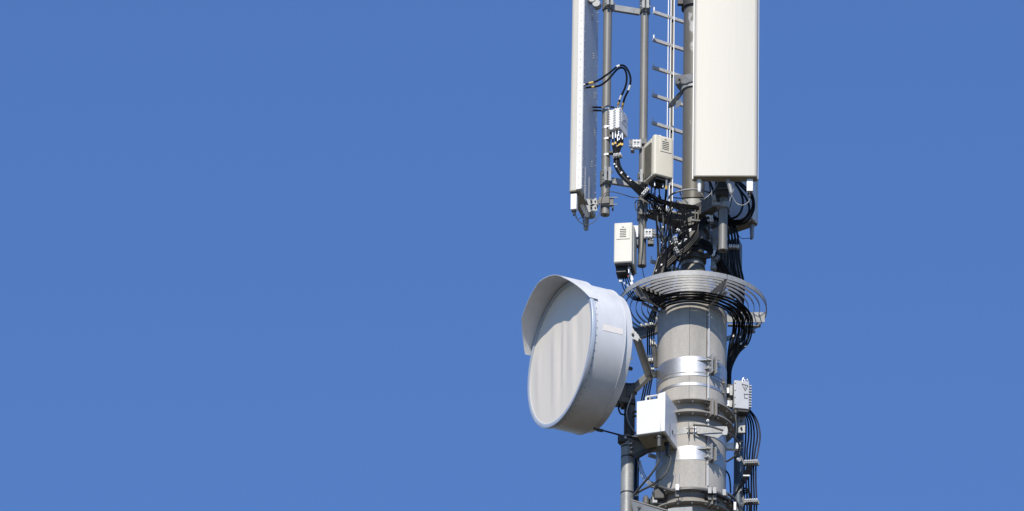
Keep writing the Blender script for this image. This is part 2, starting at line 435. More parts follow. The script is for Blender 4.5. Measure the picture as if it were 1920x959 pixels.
# ------------------------------------------------------------------ pipes
def pipe(px, pyb, Y, r, hgt, label, name='support_pipe', mt=pipe_m, cap=True, grp='vertical antenna support pipes'):
    c = P(px, pyb, Y-r*.3); c = Vector((P(px, pyb, Y).x, Y, P(px, pyb, Y).z))
    t = thing(name, label, 'pipe', c, group=grp)
    MB().cyl(c, c+Vector((0,0,hgt)), r, 36).build('tube', mt, t)
    if cap:
        q = MB(); q.cyl(c-Vector((0,0,.012)), c+Vector((0,0,.03)), r+.0025, 36); q.build('end_cap', mt, t)
        q = MB(); q.cyl(c-Vector((0,0,.016)), c-Vector((0,0,.010)), r*.3, 12); q.build('drain_hole', slot_m, t)
    return c
Y1, Y2, Y3 = -.24, -.17, -.36
p1 = pipe(1134.5, 401, Y1, .0355, 2.2, 'thin grey pipe beside the narrow edge-on antenna panel', grp=None)
p2 = pipe(1203.5, 497, Y2, .0335, 2.7, 'long grey pipe carrying the cream unit and the tall pale unit', grp=None)
p3 = pipe(1355.5, 468, Y3, .036, .9, 'short grey pipe hanging below the big white antenna panel', grp=None)
p4 = pipe(1345, 470, .36, .036, 2.6, 'shaded pipe behind the pole holding the rear antenna', grp=None)

def saddle(c, z, h, r, label, az=0, mt=galv, group=None):
    """two-piece clamp round a vertical pipe with two vertical lug plates on its front and screws"""
    t = thing('pipe_clamp', label, 'pipe clamp', (c.x, c.y, z), rz=az, group=group)
    q = MB(); q.ring(r+.010, r+.001, 0, h, n=40); q.build('sleeve', galv_dark if mt is galv_dark else pipe_m, t, local=True)
    for sg in (-1, 1):
        q = MB(); q.box((sg*.012, -r-.026, h*.55), (.011, .042, h*1.0)); q.box((sg*.012+sg*.006, -r-.046, h*.55), (.022, .006, h*.98))
        q.build('lug_plate', mt, t, local=True, bev=.001)
    q = MB()
    for k in (.2, .8):
        q.cyl((-.05, -r-.028, h*k), (.055, -r-.028, h*k), .0055, 8); q.cyl((.028,-r-.028,h*k), (.040,-r-.028,h*k), .011, 6); q.cyl((-.040,-r-.028,h*k), (-.028,-r-.028,h*k), .011, 6)
    q.build('clamp_screw', silver, t, local=True)
    return t
saddle(p1, P(1138, 20, Y1).z, .17, .036, 'bolted clamp at the top of the pipe by the edge-on panel', 12)
saddle(p1, P(1138, 349, Y1).z, .13, .036, 'bolted clamp near the lower end of the pipe by the edge-on panel', 12)
saddle(p2, P(1207, 26, Y2).z, .17, .034, 'bolted clamp on the long pipe at the top edge of the picture', 5)
saddle(p2, P(1207, 352, Y2).z, .12, .034, 'bolted clamp on the long pipe under the cream unit', 5)
saddle(p2, P(1206, 413, Y2).z, .16, .034, 'bolted clamp on the long pipe at the end of the dark arm', 5, galv_dark)
# cross bars between the two pipes
def cross(pyL, pyR, h, label):
    a = P(1147, pyL, Y1); b_ = P(1199, pyR, Y2); b_.z = a.z
    q = MB(); q.bar(a, b_, .03, h, (0,0,1)); t = q.build('cross_bar', galv, bev=.002); tag(t, label, 'cross bar', 'cross bars between the two thin pipes')
cross(15, 18, .055, 'pale galvanised cross bar joining the two thin pipes at the top')
cross(340, 344, .055, 'grey cross bar joining the two thin pipes behind the cable bundle')
# dark arm pole -> pipe 2, arm pole -> pipe 3, arm pole -> pipe 4
def arm(a, b_, w0, h0, w1, h1, label, mt=galv_dark):
    t = thing('outrigger', label, 'outrigger', b_, group='outriggers from the pole')
    d = (b_-a); sd = Vector((-d.y, d.x, 0)).normalized(); vs = []
    for p, w_, h_ in ((a, w0, h0), (b_, w1, h1)):
        for o in ((-1,-1),(1,-1),(1,1),(-1,1)): vs.append(p+sd*o[0]*w_/2+Vector((0,0,o[1]*h_/2)))
    q = MB(); q.add(vs, [(0,1,2,3),(7,6,5,4),(0,4,5,1),(1,5,6,2),(2,6,7,3),(3,7,4,0)]); q.build('web', mt, t, bev=.003)
    q = MB(); 
    for s_ in (.3, .6): 
        c = a+d*s_; q.cyl(c-sd*(w0+w1)/3, c+sd*(w0+w1)/3, .008, 6)
    q.build('bolt', galv, t)
za = P(1240, 402, -.16).z
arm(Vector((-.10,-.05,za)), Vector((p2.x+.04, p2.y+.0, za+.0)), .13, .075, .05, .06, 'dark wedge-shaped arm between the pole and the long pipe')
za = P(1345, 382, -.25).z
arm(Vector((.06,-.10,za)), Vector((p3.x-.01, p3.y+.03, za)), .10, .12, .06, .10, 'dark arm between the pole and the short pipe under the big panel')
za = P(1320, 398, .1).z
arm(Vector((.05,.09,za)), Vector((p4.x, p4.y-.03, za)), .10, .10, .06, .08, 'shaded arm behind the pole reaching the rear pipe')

# top-of-pipe-3 housing: dark channel up behind the front panel, pale saddle
t = thing('pipe_saddle', 'pale cast saddle clamp at the head of the short hanging pipe', 'pipe clamp', P(1355, 388, Y3))
q = MB(); q.ring(.050, .037, P(1355,387,Y3-.05).z, P(1355,377,Y3-.05).z, n=40, c=(p3.x, p3.y)); q.build('ring', galv, t, bev=.002)
q = MB(); zc = P(1345, 380, Y3-.05).z
q.box((p3.x-.055, p3.y-.045, zc), (.07, .03, .06)); q.box((p3.x-.075, p3.y-.06, zc+.03), (.03,.03,.05)); q.build('ear', galv, t, bev=.003)
q = MB(); q.cyl((p3.x-.04,p3.y-.075,zc+.012),(p3.x-.04,p3.y-.05,zc+.012), .014, 6); q.build('bolt', blackm, t)
t = thing('mounting_channel', 'dark square channel between the big panel and the head of its short pipe', 'bracket', P(1352, 376, Y3))
q = MB(); c = Vector((p3.x-.012, p3.y, 0)); zt1 = P(1352,330,Y3).z; zb1 = P(1352,372,Y3).z
q.box((c.x, c.y, (zt1+zb1)/2+.1), (.115, .10, zt1-zb1+.2)); q.build('channel', darkm, t, bev=.004)
q = MB(); q.box((c.x+.005, c.y-.056, zb1+.06), (.10, .010, .012)); q.box((c.x+.005, c.y-.058, zb1+.15), (.10, .012, .03)); q.build('rib', galv_dark, t)

# ------------------------------------------------------------------ antenna panels
def panel(loc, rz, w_, d_, h_, label, tiltlabel=None, sidecol=radome_side, stick=None):
    t = thing('panel_antenna', label, 'antenna', loc, rz)
    # radome: rounded front shell, local front is -Y
    rr = .028; poly = []
    for cx, cy, a0 in ((w_/2-rr, -d_+rr, -90), (-w_/2+rr, -d_+rr, 180)):
        for k in range(7):
            a = R(a0+k*15) if cx > 0 else R(a0+k*15)
            poly.append((cx+rr*math.cos(a), cy+rr*math.sin(a)))
    poly = poly[:7]+[(w_/2, -.012), (-w_/2, -.012)]+poly[7:]
    q = MB(); q.prism(poly, h_); q.build('radome', radome, t, local=True, bev=.004, ang=50)
    # pale side rims
    for sg in (-1, 1):
        q = MB(); q.box((sg*(w_/2+.004), -.022, h_/2), (.010, .042, h_-.01)); q.build('side_rim', sidecol, t, local=True, bev=.001)
    q = MB(); q.box((0, -.004, h_/2), (w_-.004, .014, h_-.03)); bp = q.build('back_plate', plate_m, t, local=True, bev=.001)
    q = MB(); rnd = random.Random(int(abs(rz)*7)+3)
    k = 0; z = .05
    while z < h_-.1:
        for x in (-w_/2+.03, w_/2-.03): q.cyl((x, .003, z), (x, .008, z), .0045, 6)
        if k % 4 == 0:
            x = rnd.uniform(-w_*.35, w_*.35)
            for dz in (0, .022, .044): q.cyl((x, .003, z+dz), (x, .012, z+dz), .004, 6)
        z += .085; k += 1
    q.build('rivet', silver, bp, local=True)
    q = MB(); z = .04
    while z < h_-.05:
        for sg in (-1, 1): q.cyl((sg*(w_/2+.008), -.02, z), (sg*(w_/2+.0105), -.02, z), .004, 6)
        z += .0735
    q.build('screw', galv_dark, bp, local=True)
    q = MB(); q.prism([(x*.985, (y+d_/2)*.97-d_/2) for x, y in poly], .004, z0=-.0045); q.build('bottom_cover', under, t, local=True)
    return t
# front panel
YF = -.70
c0 = P(1300, 330, YF); c1 = P(1420, 330, YF)
wF = (c1.x-c0.x); 
frontp = panel(Vector(((c0.x+c1.x)/2, YF+.10, c0.z)), -1.0, wF, .105, 2.1, 'big white antenna panel seen from the front, filling the top right of the mast')
# left panel, edge on
YN = -.46
cc = P(1090, 356, YN)
rzl = -103.; dx = Vector((math.cos(R(rzl)), math.sin(R(rzl)), 0))
locL = cc - dx*.25
leftp = panel(locL, rzl, .50, .105, 2.1, 'tall white antenna panel seen edge-on at the left, its bluish metal back to the right')
# rear panel
rz3 = 144.; dx3 = Vector((math.cos(R(rz3)), math.sin(R(rz3)), 0))
cc3 = P(1409.5, 412, .08)
rearp = panel(cc3 + dx3*.25, rz3, .50, .105, 1.9, 'shaded antenna panel behind the big white one, showing its metal back and beige underside')
# stickers on the rear panel's back: two arrows
def sticker_on(par, x, z, w_, h_, arrows=False, y=.0045):
    q = MB(); q.box((x, y, z), (w_, .002, h_)); st = q.build('sticker', sticker, par, local=True)
    if arrows:
        q = MB()
        for dx_ in (-.012, .012):
            q.box((x+dx_, y+.002, z+h_*.22), (.004, .002, .030))
            q.prism([(x+dx_-.009, z+h_*.22+.012), (x+dx_+.009, z+h_*.22+.012), (x+dx_, z+h_*.22+.026)], .002, Matrix(((1,0,0,0),(0,0,1,y+.001),(0,1,0,0),(0,0,0,1))))
        for k in range(5): q.box((x, y+.002, z-h_*.08-k*.014), (w_*.7, .002, .004))
        q.build('printed_mark', slot_m, st, local=True)
sticker_on(rearp, .0, .155, .11, .14, True)
sticker_on(leftp, .12, .12, .05, .30)
sticker_on(leftp, -.02, .10, .05, .30)
# back rails of the left panel's lower part and underside fittings
t = leftp
def cone(par, c, h, r0, r1, tilt=(0,0), mt=whitep, name='port_cap'):
    q = MB(); c = Vector(c); e = c+Vector((tilt[0], tilt[1], -h)); q.cyl(c, c+(e-c)*.3, r0, 16); q.cyl(c+(e-c)*.3, e, r0*.92, 16, r2=r1); q.sphere(e, r1, 8)
    return q.build(name, mt, par)
def motor(par, c, w_, d_, h_, rz):
    M_ = Matrix.Translation(c) @ Matrix.Rotation(R(rz), 4, 'Z')
    q = MB(); q.box((0,0,-.012), (w_*1.05, d_*1.05, .024), M_); q.build('motor_mount', darkm, par)
    q = MB(); q.box((0,0,-.024-h_/2), (w_, d_, h_), M_); o = q.build('tilt_motor', whitep, par, bev=.004)
    q = MB(); e = M_ @ Vector((0,0,-.024-h_)); q.cyl(e, e-Vector((0,0,.045)), .010, 12); q.cyl(e, e-Vector((0,0,.014)), .016, 12); q.build('plug', blackm, o)
    q = MB(); q.cyl(e-Vector((.02,0,0)), e-Vector((.02,0,.012)), .007, 8); q.build('stud', silver, o)
motor(leftp, P(1077, 361, -.40), .052, .05, .145, -13)
q = MB(); a = P(1092, 383, -.2); b_ = P(1101, 403, -.12); q.cyl(a, b_, .022, 16); q.sphere(a, .022, 12); q.sphere(b_, .022, 12); q.build('port_cap', whitep, leftp)
cone(leftp, P(1099, 402, -.02), .135, .028, .020, mt=galv)
# front panel hanging parts
cone(frontp, P(1311.5, 334, YF+.06), .125, .020, .014)
cone(frontp, P(1364.5, 335, YF+.06), .135, .021, .016, (.03, 0), galv)
motor(frontp, P(1406, 333, YF+.05), .052, .05, .115, 0)
cone(rearp, P(1410, 419, .16), .135, .021, .015, mt=galv)
# tilt bracket: left panel to pipe 1
t = thing('tilt_bracket', 'folded galvanised bracket between the edge-on panel bottom and its pipe', 'bracket', P(1110, 385, Y1))
for py_ in (375, 387):
    q = MB(); q.plate([P(1099, py_-2, Y1-.08), P(1110, py_+1, Y1-.1), P(1118, py_-4, Y1-.09), P(1120, py_+9, Y1-.09), P(1110, py_+8, Y1-.1), P(1104, py_+12, Y1-.08)], (.1,-1,-.1), .006)
    q.build('wing', galv, t)
    q = MB(); q.bolt(P(1108.5, py_+2.5, Y1-.105), (0,-1,0), .010, .008); q.bolt(P(1116, py_+3, Y1-.098), (0,-1,0), .007, .006); q.build('bolt', darkm, t)
q = MB(); zc = P(1120, 382, Y1).z
q.bar(P(1104,380,Y1-.04), P(1122,383,Y1-.03), .05, .05); q.bar((p1.x-.05, p1.y-.045, zc), (p1.x+.035, p1.y-.06, zc-.0), .02, .06); q.build('arm', galv_dark, t)
t = thing('u_bolt_clamp', 'small dark U-bolt clamp with long screws on the lower pipe end', 'pipe clamp', P(1140, 385, Y1))
q = MB(); 
q.box((p1.x+.045, p1.y-.035, zc-.01), (.05, .014, .075)); q.box((p1.x+.062, p1.y-.01, zc-.03), (.014, .06, .06)); q.build('jaw', galv_dark, t, bev=.003)
q = MB(); 
for dz in (.03, -.035): q.cyl((p1.x-.04, p1.y-.043, zc+dz), (p1.x+.10, p1.y-.05, zc+dz), .005, 8)
q.build('clamp_screw', galv, t)
# top bracket discs of the left panel
t = thing('panel_top_bracket', 'pair of round bracket ends behind the edge-on panel at the top edge', 'bracket', P(1112, 10, Y1))
for cx_, cy_, r_ in ((1110, -2, .033), (1118, 6, .036)):
    q = MB(); a = P(cx_, cy_, Y1-.12); q.cyl(a, a+Vector((.01,.06,0)), r_, 28); q.build('hub', galv, t, bev=.006)
q = MB(); q.bar(P(1098,-8,Y1-.05), P(1125,-6,Y1-.03), .05, .05); q.build('arm', galv_dark, t)

# ------------------------------------------------------------------ ladder
lad = thing('climbing_ladder', 'narrow galvanised climbing ladder with a middle rail behind the pole', 'ladder', P(1257, 577, .36)-Vector((0,0,2.2)))
dirr = Vector((math.cos(R(33)), math.sin(R(33)), 0)); xr = P(1257, 330, .36).x
rc = Vector((xr, .36, 0)); zl0 = P(1257, 959, .36).z-.35; zl1 = P(1257, 0, .36).z+.6
for k, (off, wd, mt_) in enumerate(((-.030, .007, radome_side), (-.008, .009, greybox), (.018, .007, radome_side))):
    q = MB(); c = rc+Vector((off, -.02+.01*k, 0)); q.box((c.x, c.y, (zl0+zl1)/2), (wd, .012, zl1-zl0)); q.build('rail', mt_, lad)
q = MB(); q.box((rc.x, rc.y+.02, (zl0+zl1)/2), (.03, .016, zl1-zl0)); q.build('rail', darkm, lad)
for i in range(-1, 18):
    py = 75+i*51.9; z = P(1222, py, .26).z; a = Vector((xr, .36, z))-dirr*.185; b_ = Vector((xr,.36,z))+dirr*.19
    q = MB(); q.bar(a, b_, .022, .028); rg = q.build('rung', rungm, lad, bev=.001)
    q = MB(); q.box(a+Vector((.006,.004,.028)), (.010, .014, .036)); q.build('end_stop', whitep, rg)
# ladder bracket on the pole near py 150-200
t = thing('ladder_bracket', 'folded galvanised bracket fixing the ladder to the pole', 'bracket', P(1275, 170, -.02))
zb2 = zf(150, .12)
q = MB(); q.ring(.106, RP+.001, zb2-.045, zb2+.01, n=64); q.build('band', galv, t)
q = MB(); q.plate([P(1265,141,0), P(1282,141,-.1), P(1301,138,-.12), P(1301,152,-.12), P(1288,156,-.1), P(1266,157,0)], (.35,-.9,.1), .008); q.build('ear', galv, t)
q = MB(); q.bolt(P(1273.5,150,-.06), (0,-1,0), .013, .012); q.build('bolt', darkm, t)
q = MB(); q.plate([P(1266,157,0), P(1288,157,-.1), P(1276,170,.05), P(1272,168,.08)], (0,-.3,-1), .008)
q.plate([P(1277,170,.02), P(1254,196,.22), P(1253,203,.24), P(1262,200,.2), P(1280,176,.0)], (-.5,-.8,.2), .008); q.build('strut', galv_dark, t)
q = MB(); q.plate([P(1268,190,.1), P(1278,186,.05), P(1276,198,.06), P(1266,205,.12)], (.3,-.9,-.1), .01); q.build('foot', galv, t)

# ------------------------------------------------------------------ radio units
def vents(par, x, z, y, w_=.052, n_=5, dz=.017, tilt=0):
    q = MB()
    for k in range(n_): q.box((x, y, z-k*dz), (w_, .004, .0055))
    q.build('vent', slot_m, par, local=True)
# cream unit on pipe 2 (A)
cA = P(1229, 327, -.40); cB = P(1260, 336, -.335)
rzA = 27.
t = thing('radio_unit', 'cream radio unit with louvred side hanging on the long pipe above the cable bundle', 'radio unit', cA, rzA)
W_, D_, H_ = .165, .20, .375
rr = .025
def rpoly(x0, x1, y0, y1, r_, n_=4):
    o = []
    for cx, cy, a0 in ((x1-r_, y0+r_, -90), (x1-r_, y1-r_, 0), (x0+r_, y1-r_, 90), (x0+r_, y0+r_, 180)):
        for k in range(n_+1):
            a = R(a0+90*k/n_); o.append((cx+r_*math.cos(a), cy+r_*math.sin(a)))
    return o
q = MB(); q.prism(rpoly(-.012, W_, 0, .06, .018), H_); q.build('front_cover', beige, t, local=True, bev=.010)
q = MB(); q.prism(rpoly(-.010, W_-.004, .055, D_, .01), H_-.02, z0=.008); q.build('casing', beige, t, local=True, bev=.004)
q = MB()
for k in range(26): q.box((-.013, .115, .03+k*.0115), (.008, .12, .005))
q.build('louvre', louv, t, local=True)
q = MB(); q.box((W_*.55, -.002, H_-.085), (.105, .006, .125)); pn = q.build('vent_panel', beige, t, local=True, bev=.001)
vents(pn, W_*.53, H_-.055, -.0055, .06)
q = MB(); q.box((W_*.53, -.006, H_-.035), (.022, .003, .003)); q.sphere((W_*.53, -.006, H_-.032), .0045, 8); q.build('badge', slot_m, pn, local=True)
q = MB(); q.box((W_*.5, .09, -.012), (W_*.8, .14, .03)); q.box((W_*.4, .10, -.03), (W_*.5, .09, .03)); q.build('connector_base', blackm, t, local=True, bev=.004)
q = MB(); q.cyl((W_*.8, .04, .002), (W_*.8, .04, -.02), .014, 14); q.cyl((W_*.8,.04,-.02), (W_*.8,.04,-.06), .009, 12, r2=.007); q.build('gland', silver, t, local=True)
for x, y in ((.03,.07),(.06,.12),(.1,.06)):
    q = MB(); q.cyl((x,y,-.03), (x,y,-.07), .008, 10); q.build('connector', silver, t, local=True)
# hanger of A
t = thing('unit_bracket', 'cast grey bracket gripping the long pipe beside the cream unit', 'bracket', P(1196, 280, Y2))
zc = P(1200, 272, Y2-.04).z
def cast(t, cx, cy, z, sg, w_=.11, h_=.085):
    q = MB(); q.box((cx+sg*w_*.35, cy-.045, z), (w_*.75, .022, h_)); q.box((cx+sg*w_*.65, cy-.02, z-.01), (.03, .06, h_*1.05)); q.build('jaw', galv, t, bev=.004)
    q = MB()
    for dz in (-.28, .28):
        q.box((cx+sg*w_*.35, cy-.060, z+h_*dz), (w_*.62, .010, .014))
    for k in range(3): q.box((cx+sg*w_*(.1+.25*k), cy-.060, z), (.010, .012, h_*.9))
    q.build('rib', greybox, t, bev=.002)
    q = MB()
    for k in (-.3, 0.05, .35): q.cyl((cx+sg*w_*.62, cy-.055, z+h_*k), (cx+sg*(w_*.62+.035), cy-.055, z+h_*k), .009, 8)
    q.build('bolt', silver, t)
cast(t, p2.x-.015, p2.y, zc, -1)
q = MB(); q.box((p2.x, p2.y-.045, zc+.03), (.06, .018, .05)); q.box((p2.x+.06, p2.y-.03, zc), (.06,.02,.03)); q.build('link', galv_dark, t, bev=.003)
q = MB(); q.box((p2.x+.115, p2.y-.08, zc+.01), (.065, .045, .10)); q.build('side_cover', greybox, t, bev=.003)
q = MB(); q.box((p2.x+.09, p2.y-.03, zc-.06), (.07, .06, .05)); q.build('under_arm', darkm, t, bev=.003)
# pale unit on pipe 2 (B)
cA = P(1150.5, 492.5, -.42); rzB = -7.
t = thing('radio_unit', 'pale tall radio unit with five dark slots hanging left of the long pipe end', 'radio unit', cA, rzB)
W_, D_, H_ = .152, .235, .365
q = MB(); q.prism(rpoly(0, W_, 0, .05, .012), H_); q.build('front_cover', cream_l, t, local=True, bev=.008)
q = MB(); q.prism(rpoly(.004, W_+.008, .046, D_, .008), H_-.012, z0=.004); q.build('casing', cream_l, t, local=True, bev=.004)
q = MB(); q.box((W_*.49, -.002, H_-.095), (.110, .006, .118)); pn = q.build('vent_panel', cream_l, t, local=True, bev=.001)
vents(pn, W_*.49, H_-.066, -.0055, .052)
q = MB(); q.box((W_*.49, -.006, H_-.046), (.020, .003, .003)); q.sphere((W_*.49,-.006,H_-.043), .0045, 8); q.build('badge', slot_m, pn, local=True)
q = MB(); q.box((W_*.5, .12, -.006), (W_*.9, .20, .02)); q.box((W_*.35, .12, -.035), (W_*.55, .12, .05)); q.build('connector_base', blackm, t, local=True, bev=.003)
q = MB(); q.cyl((W_*.78,.06,0), (W_*.78,.06,-.03), .014, 14); q.cyl((W_*.78,.06,-.03), (W_*.78,.06,-.075), .009, 12); q.build('gland', silver, t, local=True)
t = thing('unit_bracket', 'pair of cast jaws gripping the long pipe beside the pale tall unit', 'bracket', P(1206, 455, Y2))
zc = P(1207, 440, Y2-.04).z
cast(t, p2.x+.015, p2.y, zc, 1, .10, .09)
q = MB(); q.box((p2.x-.055, p2.y-.075, zc+.0), (.048, .04, .11)); q.build('side_cover', greybox, t, bev=.003)
q = MB(); q.box((p2.x-.055, p2.y-.05, zc-.085), (.05, .06, .07)); q.box((p2.x+.07, p2.y-.02, zc-.065), (.05,.05,.05)); q.build('under_arm', galv_dark, t, bev=.003)
# white tags under B
q = MB(); q.plate([P(1176,505,-.35), P(1180,503,-.35), P(1188,524,-.34), P(1184,529,-.34)], (0,-1,0), .004); q.plate([P(1181,530,-.34), P(1186,528,-.34), P(1190,541,-.34), P(1186,543,-.34)], (0,-1,0), .004)
tag(q.build('cable_tag', whitep), 'white plastic tags hanging on the wires under the pale tall unit', 'tag')

# filter boxes on pipe 1
def filt(px, py, Y, label):
    c = P(px, py, Y); t = thing('filter_box', label, 'filter box', c, -20, group='two white filter boxes on the thin pipe')
    w_, d_, h_ = .046, .18, .185
    q = MB(); q.box((w_/2, d_/2, h_/2), (w_, d_, h_)); q.build('casing', whitep, t, local=True, bev=.003)
    for x in (.006, w_-.004):
        q = MB(); 
        for k in range(8): q.box((x, -.004, .012+k*.023), (.008, .01, .012))
        for k in range(7): q.box((x if x > .01 else 0, .01+k*.026, h_+.003), (.006, .012, .008))
        q.build('rim_screw', whitep, t, local=True)
    q = MB(); q.box((w_+.002, d_*.5, h_*.62), (.003, d_*.62, h_*.42)); st = q.build('label_plate', sticker, t, local=True)
    q = MB(); 
    for k in range(3): q.box((w_+.004, d_*(.4+.1*k), h_*(.55+.06*k)), (.002, d_*.16, .014))
    q.build('printed_mark', blueish, st, local=True)
    q = MB()
    for y in (.035, .12): q.cyl((w_/2, y, 0), (w_/2, y, -.03), .012, 12); q.cyl((w_/2,y,-.03),(w_/2,y,-.06),.009,10)
    q.build('connector', silver, t, local=True)
filt(1141.5, 244, -.32, 'left one of the two white filter boxes, next to the thin pipe')
filt(1152.5, 241, -.34, 'right one of the two white filter boxes, with a bluish label')

# ------------------------------------------------------------------ rear heat sink unit
cR = P(1344, 520, .30); t = thing('radio_unit', 'dark finned radio unit in the shade behind the short hanging pipe', 'radio unit', cR, -14)
q = MB(); q.box((.07, .08, .17), (.22, .12, .36)); q.build('casing', fin_m, t, local=True, bev=.004)
for k in range(8):
    q = MB(); q.box((-.025+k*.0265, .01, .17), (.006, .04, .34)); q.build('fin', fin_m, t, local=True)
q = MB(); c = P(1326, 452, .2); q.box(c+Vector((.05,0,0)), (.10, .09, .12)); q.plate([P(1323,441,.15), P(1346,431,.15), P(1348,448,.15), P(1332,452,.15)], (0,-1,0), .01)
tag(q.build('junction_housing', greybox, bev=.004), 'shaded blue-grey housing between the pole and the short hanging pipe', 'housing')
q = MB(); a = P(1338, 500, -.05); q.cyl(a, a+Vector((0,0,.19)), .022, 20); q.cyl(a+Vector((0,0,.0)), a+Vector((0,0,-.03)), .027, 20)
tag(q.build('lightning_arrester', galv), 'small pale cylinder standing right of the pole foot', 'cylinder')
q = MB(); q.box(P(1343,489,.0), (.07,.06,.14)); q.box(P(1352,500,.02), (.09,.06,.10)); tag(q.build('terminal_box', blackm, bev=.004), 'small black terminal box right of the pole foot', 'box')

# ------------------------------------------------------------------ cable tray of concentric rings
zo = zf(507, .609)
tray = thing('ring_cable_tray', 'round galvanised cable tray of concentric flat bars on top of the column', 'cable tray', (0,0,zo-.12))
MB().ring(.609, .603, zo-.044, zo, -131, 27, 160).build('outer_hoop', galv, tray)
MB().ring(.609, .602, zo-.044, zo, 27.8, 165, 160).build('outer_hoop', galv, tray)
for k, r_ in enumerate((.552, .507, .461, .415, .369, .322)):
    MB().ring(r_, r_-.004, zo-.034, zo-.014, -129, 101, 160).build('ring_bar', galv, tray)
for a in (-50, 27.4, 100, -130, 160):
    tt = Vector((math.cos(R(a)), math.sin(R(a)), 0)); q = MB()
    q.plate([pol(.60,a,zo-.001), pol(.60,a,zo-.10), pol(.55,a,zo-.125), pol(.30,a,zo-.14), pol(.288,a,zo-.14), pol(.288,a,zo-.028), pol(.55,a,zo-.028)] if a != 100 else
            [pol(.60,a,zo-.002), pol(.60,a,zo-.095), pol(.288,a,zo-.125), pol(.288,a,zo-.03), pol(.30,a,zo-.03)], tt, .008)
    ar = q.build('bracket_arm', galv if a in (100, 160) else galv_dark, tray)  # front arms darkened to stand for the shade of the bars above
    q = MB(); q.bar(pol(.30,a,zo-.143)+tt*.018, pol(.55,a,zo-.129)+tt*.018, .040, .006); q.build('flange', galv, ar)
for a in (-50, 27.4):
    tt = Vector((math.cos(R(a)), math.sin(R(a)), 0))
    q = MB()
    for k, r_ in enumerate((.552, .507, .461, .415, .369, .322)): q.box(pol(r_-.02, a, zo-.03)+tt*.02, (.03, .03, .035))
    q.build('bar_clip', galv_dark, tray)
q = MB(); q.bar(pol(.42,108,zo-.13), pol(.58,106,zo-.10), .03, .012); q.bar(pol(.44,110,zo-.16), pol(.54,108,zo-.15), .03, .012)
tag(q.build('tray_clip', galv), 'bright small clips under the right end of the cable tray', 'clip')

# ------------------------------------------------------------------ cables
def jit(p, a): return p+Vector((random.uniform(-a,a), random.uniform(-a,a), random.uniform(-a,a)))
def sample(pts, sub=10):
    q = [pts[0]*2-pts[1]]+pts+[pts[-1]*2-pts[-2]]; out = []
    for i in range(1, len(q)-2):
        for k in range(sub):
            t = k/sub; a, b, c, d = q[i-1:i+3]
            out.append(.5*((2*b)+(-a+c)*t+(2*a-5*b+4*c-d)*t*t+(-a+3*b-3*c+d)*t**3))
    return out+[pts[-1]]
def cable(pts, r_, label, group=None, mt=rubber, marks=(), name='coaxial_cable'):
    q = MB(); q.tube(pts, r_, 8); o = q.build(name, mt); tag(o, label, 'cable', group)
    sp = sample(pts, 12)
    for fr, L, mm, nm in marks:
        i = max(0, min(len(sp)-2, int(fr*(len(sp)-1)))); a = sp[i]; d = (sp[i+1]-sp[i]).normalized()
        k = MB(); k.cyl(a-d*L/2, a+d*L/2, r_*1.18, 10); k.build(nm, mm, o)
    return o
def X(l): return [P(*p) for p in l]
W_S = lambda fr, L=.03: (fr, L, whitep, 'marker_glint_sleeve')
Y_S = lambda fr, L=.022: (fr, L, yellow, 'colour_tape')
B_S = lambda fr, L=.03: (fr, L, silver, 'connector')
# loops from left panel to the filter boxes
cable(X([(1091,161,-.44),(1104,157,-.45),(1120,152,-.46),(1140,139,-.47),(1160,124,-.46),(1173,126,-.44),(1182,145,-.42),(1180,165,-.40),(1171,185,-.36),(1166,206,-.30)]), .0085,
      'black looped jumper cable from the edge-on panel, the outer one arching over the filter boxes', 'looped jumper cables over the filter boxes', marks=[B_S(.01,.05),Y_S(.13),Y_S(.16),W_S(.44,.03),W_S(.78,.045),Y_S(.95),B_S(.985)])
cable(X([(1092,166,-.42),(1106,164,-.43),(1124,161,-.44),(1140,150,-.45),(1158,130,-.44),(1170,129,-.42),(1175,143,-.40),(1173,162,-.38),(1163,185,-.34),(1157,205,-.27)]), .0085,
      'black looped jumper cable from the edge-on panel, the inner one arching over the filter boxes', 'looped jumper cables over the filter boxes', marks=[B_S(.01,.05),Y_S(.15),W_S(.88,.04),Y_S(.94),B_S(.98)])
for k, (py, dy) in enumerate(((202, 1), (208, 1))):
    cable(X([(1103+2*k,py,-.16),(1116,py-.5,-.13),(1130,py+dy-1,-.14),(1146,py-1,-.18),(1152,py+1,-.22),(1155,206,-.2)]), .008,
          ['upper', 'lower'][k]+' short black jumper passing behind the thin pipe', 'short jumpers behind the thin pipe', marks=[B_S(.03,.06),Y_S(.42),W_S(.45,.02)])
